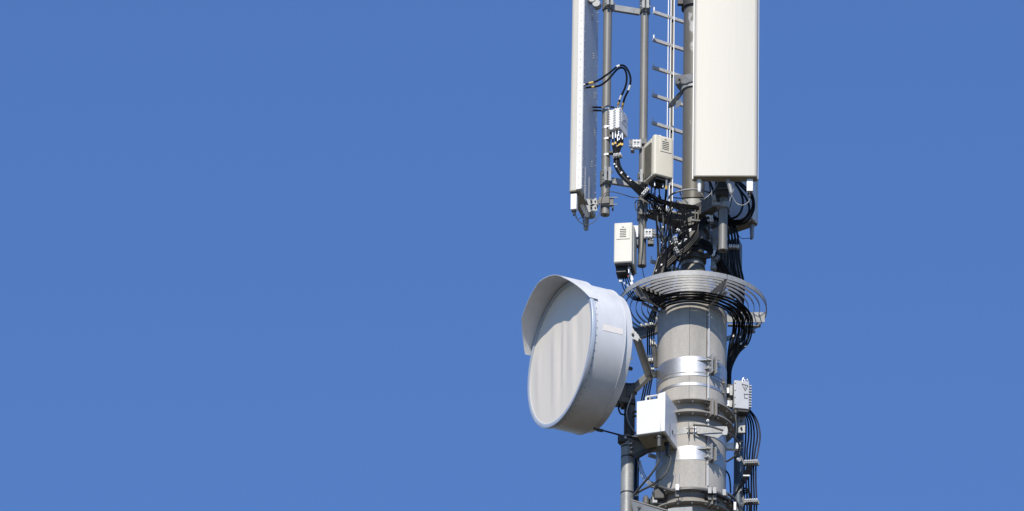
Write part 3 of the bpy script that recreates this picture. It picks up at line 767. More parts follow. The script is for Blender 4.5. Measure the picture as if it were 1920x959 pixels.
# bundle under the filter boxes to pole
L1 = 'black cable in the bundle sweeping from the filter boxes down to the pole'
G1 = 'cables sweeping from the filter boxes to the pole'
for k in range(6):
    x0 = (1149,1154,1158,1161,1164,1167)[k]; y0 = (258,256,262,260,256,259)[k]; o = (k-2.5)
    up = [(x0,y0-8,-.30),(x0,y0+12,-.30),(1150+k*2.6,278,-.31),(1152+k*1.6,292,-.33),(1153+k*2,312,-.34),(1163+k*2.4,330,-.35),(1180+k*2,345-o*.8,-.36),(1200+k*1.5,361-o*2.2,-.34),(1210+k,368-o*2.5,-.32)]
    if k % 2: up += [(1238,378-o*1.5,-.26),(1268,386-o*1.5,-.2),(1300,389-o,-.17),(1320,396-o,-.14),(1332,404,-.08)]
    elif k == 0: up += [(1222,384,-.30),(1230,410,-.27),(1233,450,-.22),(1234,500,-.2),(1236,560,-.1)]
    elif k == 2: up += [(1236,386,-.27),(1252,402,-.24),(1257,425,-.22),(1250,452,-.2),(1240,480,-.2),(1228,520,-.2)]
    else: up += [(1248,383,-.27),(1274,392,-.24),(1287,412,-.23),(1287,435,-.2),(1272,455,-.2),(1250,478,-.2),(1235,510,-.2)]
    cable(X(up), .0078, L1, G1, marks=[B_S(.02,.06),Y_S(.085),W_S(.3+.02*k,.014)])  # short white sleeves paint in the glints on these cables
# thin wire under the left panel, round to pipe 1, over to the long pipe
cable(X([(1076,397,-.40),(1080,408,-.4),(1090,419,-.38),(1102,422,-.36),(1116,414,-.35),(1124,400,-.33),(1126,385,-.31),(1129,372,-.3),(1136,362,-.29),(1148,360,-.28),(1165,364,-.26),(1184,370,-.24),(1200,371,-.23)]), .0035,
      'thin grey wire drooping under the edge-on panel and running over to the long pipe', None, rubber_g, name='thin_wire')
cable(X([(1078,398,-.39),(1083,411,-.3),(1090,408,-.2),(1096,402,-.15)]), .0025, 'short thin grey wire under the white motor of the edge-on panel', None, rubber_g, name='thin_wire')
cable(X([(1094,402,-.15),(1093,415,-.12),(1096,424,-.05),(1101,431,-.02),(1104,432,-.02)]), .0025, 'thin dark wire hanging beside the grey cap of the edge-on panel', None, rubber, name='thin_wire')
cable(X([(1204,500,-.2),(1206,512,-.2),(1212,540,-.2),(1215,560,-.15)]), .003, 'thin dark wire dropping from the long pipe end to the tray', None, rubber, name='thin_wire')
cable(X([(1198,412,-.22),(1197,400,-.24),(1192,392,-.26),(1191,380,-.26),(1197,376,-.25),(1203,384,-.22),(1200,405,-.22),(1206,425,-.22),(1205,460,-.22),(1202,495,-.22)]), .0045, 'thin dark cable looping down the front of the long pipe', None, rubber_g, name='thin_wire')
# wires under the cream unit
cable(X([(1250,342,-.33),(1249,360,-.3),(1247,385,-.2),(1244,420,-.1),(1240,470,.0),(1237,540,.02)]), .0095, 'black cable with yellow tape leaving the cream unit straight down', None, rubber, [Y_S(.12,.03),B_S(.02,.05)])
for k,(x,y) in enumerate(((1222,350),(1228,352),(1236,354))):
    cable(X([(x,y,-.28),(x-1+k,y+14,-.26),(x-2+3*k,y+30,-.2),(x+4+2*k,y+45,-.16),(x+10,y+70,-.12),(x+12,y+110,-.1)]), .0055,
          'thin black lead falling from the connectors under the cream unit', 'leads under the cream unit', rubber, [Y_S(.25+.1*k,.012),W_S(.5,.015)])
for k in range(4):
    cable(X([(1214+6*k,372+2*k,-.22),(1211+6*k,386,-.24),(1217+5*k,396,-.24),(1228+4*k,392+k,-.22),(1232+5*k,380,-.2)]), .0045,
          'small curled lead in the tangle beside the long pipe', 'curled leads beside the long pipe')
# leads under unit B
for k in range(5):
    cable(X([(1164+3.6*k,512+k,-.30),(1165+4*k,524,-.3),(1168+4.4*k,538-k,-.29),(1176+5*k,552+k,-.26),(1188+5*k,562,-.24),(1206+3*k,566,-.22)]), .0045,
          'thin black lead hanging below the pale tall unit towards the tray', 'leads below the pale tall unit', rubber, [W_S(.25+.08*k,.022)])
q = MB(); q.box(P(1163.5, 527, -.3), (.026,.022,.026)); tag(q.build('plug', whitep, bev=.003), 'small white plug under the pale tall unit', 'plug')
q = MB(); q.box(P(1178, 518, -.342), (.008,.004,.012)); tag(q.build('red_tape', redm), 'tiny red tape mark on the white tag under the pale tall unit', 'tape')

# main fan: clamp at (1268,465), down-left, then round the column in the tray, down its right side
zr = P(1298, 602, 0).z
L2 = 'thick black cable fanning from the pole foot and wrapping the column front under the tray'
G2 = 'main black cables round the column'
NC = 12
for k in range(NC):
    f_ = k/(NC-1); rr_ = .335+.155*f_
    st = [(1333-3*(k % 4),412+3*(k % 3),-.13+.01*k),(1318-2*k,425+2*k,-.17),(1300-1.2*k,440+3.4*k*.8,-.19),(1270-.6*k,452+4.6*(NC-1-k)*.7,-.22)] if k % 2 == 0 else \
         [(1345-k,470+k,.0),(1325,452+1.3*k,-.14),(1304,446+1.5*k,-.17),(1284,452+2*k,-.20),(1268-.5*k,458+2.2*k,-.22)]
    pts = X(st)+X([(1243-.4*k,478+(NC-k)*2.2,-.23),(1226+1.0*(NC-k),505+2*(NC-k)*.4,-.24),(1219+1.2*(NC-k),530+(NC-k)*.5,-.26)])
    zk = zr+.006*((k*5) % 3)
    a0 = -62+4*f_
    pts = [jit(p, .003) for p in pts]
    for a in range(int(a0)+14, 99, 11): pts.append(pol(rr_+random.uniform(-.003,.003), a, zk+random.uniform(-.003,.003)))
    pts += [jit(p, .003) for p in X([(1298+227*rr_,622+.4*k,.09),(1298+212*rr_,640+.5*k,.10),(1362+(227*rr_-70)*.55,664,.12),(1362+(227*rr_-70)*.22,694,.13),(1366+.3*k,730,.14)]
        + ([(1364,760,.24),(1360-.6*k,800,.30),(1352-.8*k,900,.34),(1350-.8*k,1010,.34)] if k % 2 else
           [(1381+1.6*k,760,.16),(1396+2.2*k,785,.17),(1399+2.6*k,815,.17),(1396+2.5*k,845,.16),(1396+2.2*k,868,.15),(1394+2.4*k,905,.15),(1396+2.2*k,943,.15),(1393+2.4*k,1010,.15)]))]
    cable(pts, .0070, L2, G2, marks=[W_S(.10+.013*(k*3 % 5),.018),W_S(.74+.01*(k%4),.018)] if k % 3 else [])  # white sleeves stand in for sun glints on the cable fan
# shorter ones: arching right of pole foot
for k in range(6):
    cable([jit(p,.003) for p in X([(1240+2*k,500-3*k,-.22),(1254,480-3*k,-.22),(1272,462-2.6*k+4,-.22),(1292,454-2*k+6,-.20),(1312,456-1.5*k+6,-.18),(1330,470-2*k+4,-.14),(1343+k,486-k,-.10),(1352+2*k,505,-.05),(1362+2.5*k,530,.0),(1372+3*k,560,.05)])], .0078,
          'thick black cable arching over the pole foot to the small clamp on its right', 'cables arching over the pole foot', rubber, [W_S(.15+.03*k,.035),W_S(.62,.02)])
# pair sweeping up to white clamp at 1332,412
for k in range(3):
    cable(X([(1336+3*k,404+4*k,-.24),(1322+k,407+4*k,-.26),(1312+k,418+4*k,-.27),(1306+k,438+4*k,-.27),(1292,458+4*k,-.26),(1272,474+4*k,-.25),(1250,494+4*k,-.24),(1236,520,-.24)]), .008,
          'black cable bending down from the white clamp beside the short pipe', 'cables bending from the white clamp', rubber, [W_S(.1,.03)] if k != 1 else [])
for k in range(2):
    cable(X([(1258,474-6*k,-.24),(1276,446-4*k,-.22),(1294,434-3*k,-.21),(1312,424-3*k,-.2),(1326,414,-.18)]), .007, 'black cable crossing the pole at a slant above the foot', 'slanting cables across the pole', rubber, [W_S(.5,.02)])
cable(X([(1262,371,-.2),(1276,372,-.2),(1296,371,-.22),(1318,371,-.22),(1332,376,-.2),(1336,390,-.18)]), .005, 'thin black lead running level round the pole under the hoop', None)
cable(X([(1270,427,-.16),(1290,418,-.17),(1310,416,-.17),(1330,420,-.16)]), .005, 'thin black lead running level round the pole under the arm clamp', None)
# right loops from rear panel
for k, pp in enumerate(([(1378,345),(1388,360),(1393,378),(1390,395),(1382,406),(1368,411),(1352,412),(1332,406)],
                        [(1377,340),(1387,356),(1399,372),(1405,390),(1402,403),(1390,413),(1370,414),(1345,414)],
                        [(1379,338),(1392,352),(1406,366),(1412,380),(1408,397),(1396,412),(1384,418),(1360,418)],
                        [(1381,336),(1396,350),(1409,363),(1414,382),(1411,400),(1399,416),(1386,421),(1360,421)])):
    cable(X([(x, y, -.02-.09*math.sin(math.pi*i/7)-.012*k) for i, (x, y) in enumerate(pp)]), .0095,
          'thick black cable looping out in front of the rear panel', 'loops in front of the rear panel', rubber)
for k in range(4):
    cable([jit(p,.002) for p in X([(1352+4*k,402,-.05),(1361+5*k,420,-.04),(1366+5.5*k,440,-.03),(1368+5.6*k,462,-.02),(1369+5.6*k,480,-.01),(1373+5.4*k,505,.02),(1379+5*k,530,.06),(1382+4*k,560,.10),(1384+2*k,595,.15)])], .0095,
          'thick black cable falling right of the short pipe into the tray', 'cables falling right of the short pipe', rubber, [W_S(.42,.014)])
# thin grey leads below the front panel
cable(X([(1406,368,YF+.05),(1404,378,YF+.06),(1394,385,YF+.06),(1382,382,YF+.07),(1374,370,YF+.06),(1371,362,YF+.05)]), .0032, 'thin grey wire hooked between the two hanging caps of the big panel', None, zinc, name='thin_wire')
cable(X([(1320,374,YF+.1),(1332,364,YF+.1),(1341,352,YF+.12),(1348,338,YF+.14)]), .0032, 'thin grey wire rising to the big panel beside its dark channel', None, zinc, name='thin_wire')
cable(X([(1368,378,YF+.05),(1372,366,YF+.06),(1377,350,YF+.08),(1377,338,YF+.08)]), .0032, 'thin grey wire beside the tilted cap under the big panel', None, zinc, name='thin_wire')
cable(X([(1314,363,YF+.06),(1318,366,YF+.06),(1321,373,YF+.08)]), .003, 'very short wire at the tip of the left cap under the big panel', None, zinc, name='thin_wire')
cable(X([(1383,437,.2),(1387,445,.2),(1394,448,.18),(1404,447,.16),(1409,450,.15)]), .0028, 'thin dark wire hanging under the rear panel', None, rubber, name='thin_wire')

# left vertical bundle
for k in range(4):
    cable([jit(p,.001) for p in X([(1246+2*k,505,-.1),(1240+1.5*k,545,-.08),(1222+3*k,585,.0),(1215+3.8*k,610,.03),(1214+4*k,650,.04),(1215+4*k,680,.05),(1213+3.5*k,705,.06),(1204+4*k,745,.07),(1196+3.2*k,800,.08),(1188.5+3.0*k,860,.1),(1187+3.0*k,959,.1),(1187+3.0*k,1010,.1)])], .0062,
          'slim black cable in the vertical bundle left of the column behind the dish', 'vertical cables left of the column', rubber, [W_S(.42,.02),W_S(.5,.015),W_S(.8,.03),W_S(.88,.03)])

# ------------------------------------------------------------------ cable hangers
def hanger(a, b_, n_, label, mt=whitep, s_=.024, group='plastic cable hangers', base=True):
    t = thing('cable_hanger', label, 'cable hanger', a, group=group)
    d = (b_-a); 
    for k in range(n_):
        c = a+d*(k+.5)/n_; e = d/n_*.40
        q = MB(); q.bar(c-e, c+e, s_, s_*1.1); q.build('block', mt, t, bev=.003)
    if base:
        q = MB(); q.bar(a-d*.08+Vector((0,s_*.9,-s_*.2)), b_+d*.1+Vector((0,s_*.9,-s_*.2)), s_*.6, s_*1.3); q.build('rail', galv_dark, t)
    q = MB()
    for k in range(n_):
        c = a+d*(k+.5)/n_+Vector((0,-s_*.55,0)); q.cyl(c, c-Vector((0,.006,0)), .005, 6)
    q.build('screw', galv_dark, t)
hanger(P(1150,292,-.36), P(1165,290,-.36), 3, 'white hanger block under the filter boxes beside the thin pipe')
hanger(P(1204,366,-.37), P(1216,353,-.37), 4, 'white slanting hanger where the swept bundle crosses the long pipe')
hanger(P(1270,434,-.27), P(1273,430,-.27), 1, 'single small white hanger block left of the pole, topmost of three')
hanger(P(1265,443,-.28), P(1269,458,-.28), 3, 'white hanger of three blocks on the fan of cables left of the pole', galv)
hanger(P(1266,464,-.29), P(1272,476,-.29), 3, 'white hanger low on the fan of cables left of the pole foot', galv)
hanger(P(1333,404,-.29), P(1335,416,-.29), 2, 'bright white hanger block left of the short hanging pipe')
hanger(P(1342,487,-.14), P(1348,480,-.14), 2, 'pale two-hole hanger right of the pole foot', galv)
hanger(P(1366,462,-.07), P(1386,463,-.05), 3, 'white three-block hanger right of the short hanging pipe')
hanger(P(1200,611,-.05), P(1226,607,-.03), 3, 'bright hanger at the left end of the tray beside the dish', whitep, .02)
hanger(P(1209,676,.02), P(1228,675,.02), 3, 'white hanger on the vertical cables just above the strut elbow', whitep, .026)
hanger(P(1395,867,.10), P(1421,866,.10), 7, 'upper white comb hanger on the bundle right of the column', whitep, .026)
hanger(P(1396,940,.10), P(1421,939,.10), 6, 'lower white comb hanger on the bundle right of the column', whitep, .026)
# radial clamp combs on tray cables
for a, lb in ((26, 'row of grey clamp blocks across the tray cables in front of the column'), (-58, 'row of dark clamp blocks across the tray cables at the left of the column')):
    hanger(pol(.30,a,zr-.012), pol(.49,a+1,zr+.022), 8, lb, galv, .020, base=False)
# clamp shaft at (1134-1150,205-295) on pipe 1: small straps
for py, lb in ((203.5,'steel strap on the thin pipe level with the top of the filter boxes'), (238,'broad pale strap on the thin pipe beside the filter boxes'), (260,'pale strap on the thin pipe just under the filter boxes'), (290,'pale strap on the thin pipe at the hanger block')):
    z = P(1137, py, Y1-.035).z; t = thing('pipe_strap', lb, 'strap', (p1.x, p1.y, z), group='straps on the thin pipe')
    q = MB(); q.ring(.0375, .036, -.006 if py != 238 else -.012, .006 if py != 238 else .012, n=40); q.build('strap', stain, t, local=True)
    q = MB(); q.box((.012,-.041,0), (.022,.010,.020)); q.build('tightener', whitep, t, local=True, bev=.002)
q = MB(); a = P(1147, 225, Y1+.02); q.bar(Vector((p1.x+.03, p1.y-.03, P(1147,262,Y1).z)), Vector((p1.x+.03, p1.y-.03, P(1147,215,Y1).z)), .03, .02)
q.box(Vector((p1.x+.04, p1.y-.045, P(1147,262,Y1).z)), (.04,.03,.03)); q.box(Vector((p1.x+.05, p1.y-.06, P(1147,294,Y1).z)), (.05,.04,.02))
tag(q.build('filter_bracket', darkm, bev=.003), 'dark bracket between the thin pipe and the white filter boxes', 'bracket')

# ------------------------------------------------------------------ dish antenna
AZD = 64.0
YD = -.42; Fc = P(1052, 665, YD)
dish = thing('dish_antenna', 'large grey drum-shaped dish antenna with a hood and a pale cloth face', 'dish antenna', Fc, -AZD)
RD = .600; LD = .29
# local frame: +X in the face plane, -Y the way it looks, Z up
q = MB(); q.lathe([(RD, .012), (RD, LD), (RD-.006, LD), (RD-.006, .012)], n=160); drum = q.build('drum', dishp, dish, local=True)
q = MB(); q.lathe([(RD+.010,-.012),(RD+.013,-.006),(RD+.013,.018),(RD+.004,.022),(RD-.020,.004),(RD-.024,-.010),(RD-.010,-.016)], n=160); q.build('front_rim', rimp, dish, local=True)
q = MB(); q.lathe([(RD+.003,LD-.002),(RD+.003,LD+.004),(RD-.03,LD+.008),(RD-.03,LD-.002)], n=160); q.build('back_rim', dishp, dish, local=True)
prof = [(RD-.025, LD+.004), (RD-.028, LD+.075), (.50, LD+.11), (.36, LD+.15), (.20, LD+.195), (.08, LD+.21), (.0, LD+.21)]
q = MB(); q.lathe([(max(r_, .001), y) for r_, y in prof], n=96, closed=False); q.build('reflector', dishp, dish, local=True)
# cloth with shallow vertical folds
nr, na = 26, 120; vs = [(0,0,0)]; fs = []
def fold(x, z):
    e = max(0, 1-(math.hypot(x,z)/(RD-.02))**4)*min(1, max(0.0, (.42-z)/.35))
    a = .0052*math.sin(x*21+.8+.5*math.sin(z*2.2)) + .0026*math.sin(x*38+2.0+.6*math.sin(z*3+1)) + .0008*math.sin(x*67+1)
    k = math.exp(-((x-.05)/.035)**2)*.006*(1 if z > -.3 else .5)
    return (-.004+ (a-k)*e*(.75+.25*math.sin(2.5*z)))
for i in range(1, nr+1):
    r_ = (RD-.018)*i/nr
    for j in range(na):
        t_ = 2*math.pi*j/na; x, z = r_*math.cos(t_), r_*math.sin(t_); vs.append((x, fold(x,z), z))
vs[0] = (0, fold(0,0), 0)
for j in range(na): fs.append((0, 1+j, 1+(j+1) % na))
for i in range(nr-1):
    for j in range(na):
        a = 1+i*na+j; b_ = 1+i*na+(j+1) % na; fs.append((a, a+na, b_+na, b_))
q = MB(); q.add(vs, fs); q.build('membrane', cloth, dish, local=True, ang=180)
# hood: bent sheet over the upper rim
q = MB(); vs = []; fs = []; A0 = 66; nn = 66; TH = .004
def hoodL(a):
    aa = abs(a); full = .205-.03*min(1, abs(a)/40)
    lim = 40
    if aa < lim: return full
    return full+((.06 if a < 0 else .02)-full)*(aa-lim)/(A0-lim)
for i in range(nn+1):
    a = -A0+2*A0*i/nn; L_ = hoodL(a); rr_ = RD+.019
    for r_, y in ((rr_, .055), (rr_+.0, -L_), (rr_-TH, -L_), (rr_-TH, .055)):
        flare = .0 
        vs.append(((r_)*math.sin(R(a)), y, (r_)*math.cos(R(a))))
for i in range(nn):
    for k in range(4): fs.append((i*4+k, (i+1)*4+k, (i+1)*4+(k+1) % 4, i*4+(k+1) % 4))
fs += [(0,1,2,3), tuple(nn*4+k for k in (3,2,1,0))]
q.add(vs, fs); q.build('hood', dishp, dish, local=True, ang=30)
q = MB()
for k in range(60):
    a = k*6+3; c = Vector(((RD+.001)*math.sin(R(a)), .034, (RD+.001)*math.cos(R(a)))); q.cyl(c, c*1.0+Vector((.003*math.sin(R(a)),0,.003*math.cos(R(a)))), .0035, 6)
q.build('rivet', darkm, drum, local=True)
# pale paper strip stuck on the drum
vs = []; fs = []
for i in range(7):
    for j in range(2):
        a = 88.5+j*5.2; y = .085+i*.030
        vs.append(((RD+.002)*math.sin(R(a)), y, (RD+.002)*math.cos(R(a))))
fs = [(i*2, i*2+1, i*2+3, i*2+2) for i in range(6)]
q = MB(); q.add(vs, fs); q.build('sticker', paper, drum, local=True)
# hub behind the dish and lugs
q = MB(); q.lathe([(.001,LD+.19),(.15,LD+.19),(.15,LD+.25),(.001,LD+.25)], n=32, closed=True); q.build('mount_hub', darkm, dish, local=True)
# bottom lug for the thin brace
q = MB(); q.cyl(P(1113,803,-.3), P(1120,806,-.29), .010, 12); q.cyl(P(1119,806,-.29), P(1130,808,-.27), .014, 12); q.build('brace_lug', darkm, dish)
# knobs at back
q = MB(); q.cyl(P(1176,671,-.74), P(1184,672,-.70), .014, 12); q.build('lug', whitep, dish)
q = MB(); q.cyl(P(1174,690,-.70), P(1184,692,-.66), .016, 12); q.build('lug', blackm, dish)

# mount pole of the dish
YM = -.12
c = P(1176, 1000, YM); mtop = P(1181, 724, YM).z
pm = thing('dish_support_pipe', 'thick grey pipe carrying the dish at the lower left of the mast', 'pipe', c)
xm = P(1176, 900, YM).x
q = MB(); q.cyl((xm,YM,c.z-.3), (xm,YM,P(1178,820,YM).z), .053, 40); q.build('tube', zinc, pm)
q = MB(); q.cyl((xm+.012,YM,P(1178,818,YM).z), (xm+.012,YM,mtop), .044, 40); q.build('upper_tube', darkm, pm)
q = MB(); 
for py in (835, 854, 921): 
    z = P(1176, py, YM-.05).z; q.ring(.0545, .052, z-.006, z+.006, n=40, c=(xm,YM))
q.build('tie_band', blackm, pm)
# flange between
z = P(1178, 819, YM-.05).z
t = thing('pipe_flange', 'dark double flange collar where the dish pipe widens under the white box', 'flange', (xm,YM,z-.03))
for dz, r_ in ((0,.078), (-.028,.072)):
    q = MB(); q.ring(r_, .03, dz+.02, dz+.036, n=40); q.build('disc', galv_dark, t, local=True, bev=.002)
q = MB(); q.cyl((-.02,-.075,.012), (-.02,-.06,.012), .012, 8); q.build('bolt', whitep, t, local=True)
q = MB(); q.box((-.05,-.05,.005), (.06,.05,.06)); q.build('jaw', darkm, t, local=True, bev=.004)
# mounting of dish at pole top
t = thing('dish_mount', 'black mounting bracket between the dish back and its pipe', 'bracket', P(1170, 745, YM))
q = MB(); zz = P(1172, 742, YM).z
Bk = Fc+Vector((math.sin(R(AZD)), math.cos(R(AZD)), 0))*(LD+.2)
q.bar(Vector((Bk.x-.02, Bk.y-.02, zz-.06)), Vector((xm, YM, zz-.02)), .12, .14); q.build('plate', darkm, t, bev=.004)
q = MB(); q.box((xm+.01, YM, zz+.06), (.12,.12,.05)); q.box((xm+.0,YM,zz-.08),(.12,.12,.04)); q.build('jaw', blackm, t, bev=.004)
q = MB(); q.bar(P(1150,752,YM-.1), P(1176,726,YM-.06), .04, .05); q.bar(P(1172,742,YM-.08), P(1192,722,YM-.07), .03, .05); q.build('strut', darkm, t, bev=.003)
# strut: from dish back rim down to elbow, then to the pipe and the column
def angle_bar(a, b_, w_, name, par, mt=galv):
    q = MB(); q.bar(a, b_, w_, .008, (0,-1,.3)); q.bar(a+Vector((w_*.45,.02,0)), b_+Vector((w_*.45,.02,0)), .008, w_*.8, (0,-1,.3)); return q.build(name, mt, par, bev=.001)
t = thing('elbow_strut', 'bent grey strut from the dish rim to an elbow and back to the dish pipe', 'strut', P(1217, 705, -.2))
angle_bar(P(1192,632,-.74), P(1216,704,-.30), .062, 'upper_leg', t, zinc)
angle_bar(P(1217,701,-.30), P(1184,731,-.17), .062, 'lower_leg', t, zinc)
q = MB(); q.plate([P(1184,612,-.77), P(1190,622,-.77), P(1198,633,-.77), P(1196,641,-.77), P(1190,637,-.77), P(1184,636,-.77), P(1182,625,-.77)], (.1,-1,0), .008); q.plate([P(1191,622,-.76),P(1199,633,-.76),P(1197,641,-.76),P(1188,630,-.76)], (.3,-1,.3), .01); q.build('end_plate', galv, t)
q = MB(); q.bolt(P(1186.5,627.5,-.776), (0,-1,0), .012, .010); q.build('bolt', galv_dark, t)
q = MB(); q.plate([P(1216,706,-.29), P(1222,698,-.28), P(1233,694,-.03), P(1233,708,-.03), P(1222,710,-.28)], (.2,-1,0), .012); q.build('column_foot', galv_dark, t)
# thin brace bottom
q = MB(); q.cyl(P(1128,807,-.27), P(1166,817,-.17), .007, 10); tag(q.build('brace_rod', blackm), 'thin black rod from the bottom of the dish to the pipe flange', 'brace')
# square tube stub near (1225,645)
t = thing('column_stub', 'short upright grey channel with an open white end beside the top of the column', 'channel', P(1229, 690, -.05))
q = MB(); q.bar(P(1226,648,-.06), P(1231,690,-.02), .03, .03); q.build('channel', galv_dark, t)
q = MB(); q.prism(rpoly(-.014,.014,-.024,.024,.008), .012, Matrix.Translation(P(1225.5,642,-.075)) @ Matrix.Rotation(R(90),4,'X')); o = q.build('end_collar', whitep, t)
q = MB(); q.prism(rpoly(-.007,.007,-.016,.016,.004), .002, Matrix.Translation(P(1225.5,642,-.088)) @ Matrix.Rotation(R(90),4,'X')); q.build('slot', slot_m, t)
# cables on the dish pipe
cable(X([(1174,718,-.17),(1181,728,-.18),(1184,742,-.19),(1177,762,-.19),(1175,778,-.19),(1180,795,-.18),(1190,810,-.18),(1195,818,-.17)]), .0055, 'grey cable snaking down the front of the dish pipe', None, zinc)
cable(X([(1166,750,-.18),(1160,765,-.18),(1164,776,-.17),(1172,778,-.14)]), .007, 'black cable bowed out left of the dish pipe', None)

# ------------------------------------------------------------------ white box on its bracket
cb = P(1192.5, 815.5, -.50); rzb = -18.
wb = thing('equipment_box', 'bright white metal cabinet with a carrying handle in front of the column', 'equipment box', cb, rzb)
W_, D_, H_ = .205, .33, .305
q = MB(); q.box((W_/2, D_/2+.006, H_/2), (W_, D_, H_)); q.build('cabinet', whitebox, wb, local=True, bev=.006)
q = MB(); q.prism([(0,.0),(.034,.0),(.034,H_+.052),(-.026,H_+.042)], D_, Matrix.Translation(Vector((W_+.004, D_+.004, 0))) @ Matrix.Rotation(R(90),4,'X')); q.build('door', whitebox, wb, local=True, bev=.003)
q = MB(); 
q.tube([(.075,.02,H_),(.075,.02,H_+.03),(.078,.02,H_+.036),(.175,.02,H_+.036),(.18,.02,H_+.03),(.18,.02,H_)], .0075, 8, smooth=False); q.build('handle', whitep, wb, local=True)
x = W_+.0385
q = MB(); q.box((x+.001, .13, .03), (.002,.0025,.20)); q.box((x+.001,.19,.085),(.003,.010,.032)); q.box((x+.001,.20,.085),(.003,.008,.010)); q.box((x+.001,.207,.096),(.003,.008,.010)); q.box((x+.001,.207,.074),(.003,.008,.010)); q.box((x+.001,.26,.085),(.003,.012,.014)); q.build('printed_mark', slot_m, wb, local=True)
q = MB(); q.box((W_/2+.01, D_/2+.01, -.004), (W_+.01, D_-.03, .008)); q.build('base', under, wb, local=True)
q = MB(); q.cyl((.18,.05,-.006), (.18,.05,-.035), .022, 16); q.cyl((.18,.05,-.035), (.18,.05,-.11), .017, 16); q.build('gland', rubber_g, wb, local=True)
q = MB(); q.cyl((.20,.20,-.006), (.20,.20,-.03), .026, 16); q.cyl((.20,.20,-.03), (.20,.20,-.12), .019, 16, r2=.011); q.build('gland', blackm, wb, local=True)
a0_ = WM[wb.name] @ Vector((.18,.05,-.10)); a1_ = WM[wb.name] @ Vector((.20,.20,-.11))
cable([a0_]+X([(1238,845,-.44),(1234,868,-.42),(1222,888,-.38),(1205,908,-.3),(1188,929,-.18)]), .0095, 'grey conduit from the front gland of the white cabinet back to the dish pipe', None, rubber_g)
cable([a1_]+X([(1257,862,-.36),(1252,882,-.35),(1240,897,-.33),(1222,910,-.28),(1206,918,-.24),(1189,928,-.18)]), .0095, 'grey conduit from the rear gland of the white cabinet back to the dish pipe', None, rubber_g)
# bracket under box
t = thing('box_bracket', 'dark triangular bracket carrying the white cabinet from the dish pipe', 'bracket', P(1185, 850, YM))
zk = P(1192, 824, -.4).z
q = MB(); q.plate([P(1184,819,-.19), P(1252,826,-.36), P(1252,822,-.5), P(1186,818,-.42)], (0,0,1), .012); q.build('shelf', darkm, t)
q = MB(); q.plate([P(1181,824,-.2), P(1219,835,-.27), P(1193,854,-.2), P(1184,849,-.19)], (.15,-1,0), .008); q.build('gusset', galv_dark, t)
q = MB(); q.plate([P(1184,822,-.185), P(1246,824,-.30), P(1246,831,-.30), P(1219,836,-.25), P(1186,828,-.185)], (.2,-1,0), .008); q.build('web', galv_dark, t)
q = MB(); q.bar(P(1192,857,-.19), P(1247,826,-.34), .03, .04); q.build('diagonal', darkm, t, bev=.002)
q = MB(); q.tube([P(1181,824,-.2),P(1179,828,-.205),P(1180,834,-.205),P(1178,838,-.205),P(1180,843,-.205),P(1180,849,-.2)], .005, 8); q.build('wavy_edge', zinc, t)
q = MB()
for py in (832, 840, 848): q.cyl(P(1181,py,-.21), P(1186,py,-.215), .009, 8)
q.build('bolt', silver, t)
q = MB(); q.cyl((xm+.05, YM-.03, P(1185,775,YM).z), P(1197,773,-.2), .011, 10); q.cyl((xm+.05,YM-.03,P(1185,783,YM).z), P(1197,782,-.2), .009, 10)
tag(q.build('standoff_rods', galv_dark), 'two short dark rods between the dish pipe and the white cabinet', 'rod')

# bottom platform channel
t = thing('platform_channel', 'pale steel channel from the dish pipe to the column at the bottom edge', 'channel', P(1210, 965, -.3))
q = MB(); a = P(1183,937,-.22); b1 = P(1251,955,-.40); b2 = P(1300,954,-.43); dn = Vector((0,0,-.16))
q.plate([P(1183,937,-.20), P(1251,957,-.42), P(1246,962,-.36), P(1190,940,-.12)], (0,0,1), .01); q.build('top_flange', conc2, t)
q = MB(); q.plate([P(1184,940,-.20), P(1251,961,-.42), P(1251,1000,-.42), P(1196,1000,-.20)], (.55,-.85,0), .01); q.build('web', galv, t)
q = MB(); q.plate([P(1252,955,-.42), P(1262,953,-.45), P(1298,951,-.46), P(1298,980,-.46), P(1252,985,-.42)], (.1,-1,0), .01); q.build('end_web', galv, t)
for px_ in (1198, 1214): 
    q = MB(); q.box(P(px_, 952, -.26), (.025,.012,.012)); q.build('slot', slot_m, t)
# small fitting cluster left of lower collar
t = thing('valve_fitting', 'small grey fitting left of the lower flange collar', 'fitting', P(1212, 945, -.1))
q = MB(); q.cyl(P(1211,948,-.12), P(1211,935,-.12), .026, 16); q.cyl(P(1211,935,-.12), P(1211,930,-.12), .012, 12); q.sphere(P(1211,936,-.12), .026, 12); q.build('body', galv_dark, t)
q = MB(); q.plate([P(1219,942,-.14), P(1224,920,-.2), P(1230,922,-.2), P(1226,948,-.14)], (.5,-.8,0), .01); q.box(P(1228,939,-.25),(.04,.03,.05)); q.build('arm', galv, t, bev=.002)
q = MB(); q.box(P(1236,928,-.25), (.09,.06,.10)); q.box(P(1240,942,-.22),(.07,.05,.07)); q.build('clamp_mass', darkm, t, bev=.01)
q = MB(); q.cyl(P(1227,920,-.23), P(1227,923,-.25), .010, 8); q.build('bolt', whitep, t)
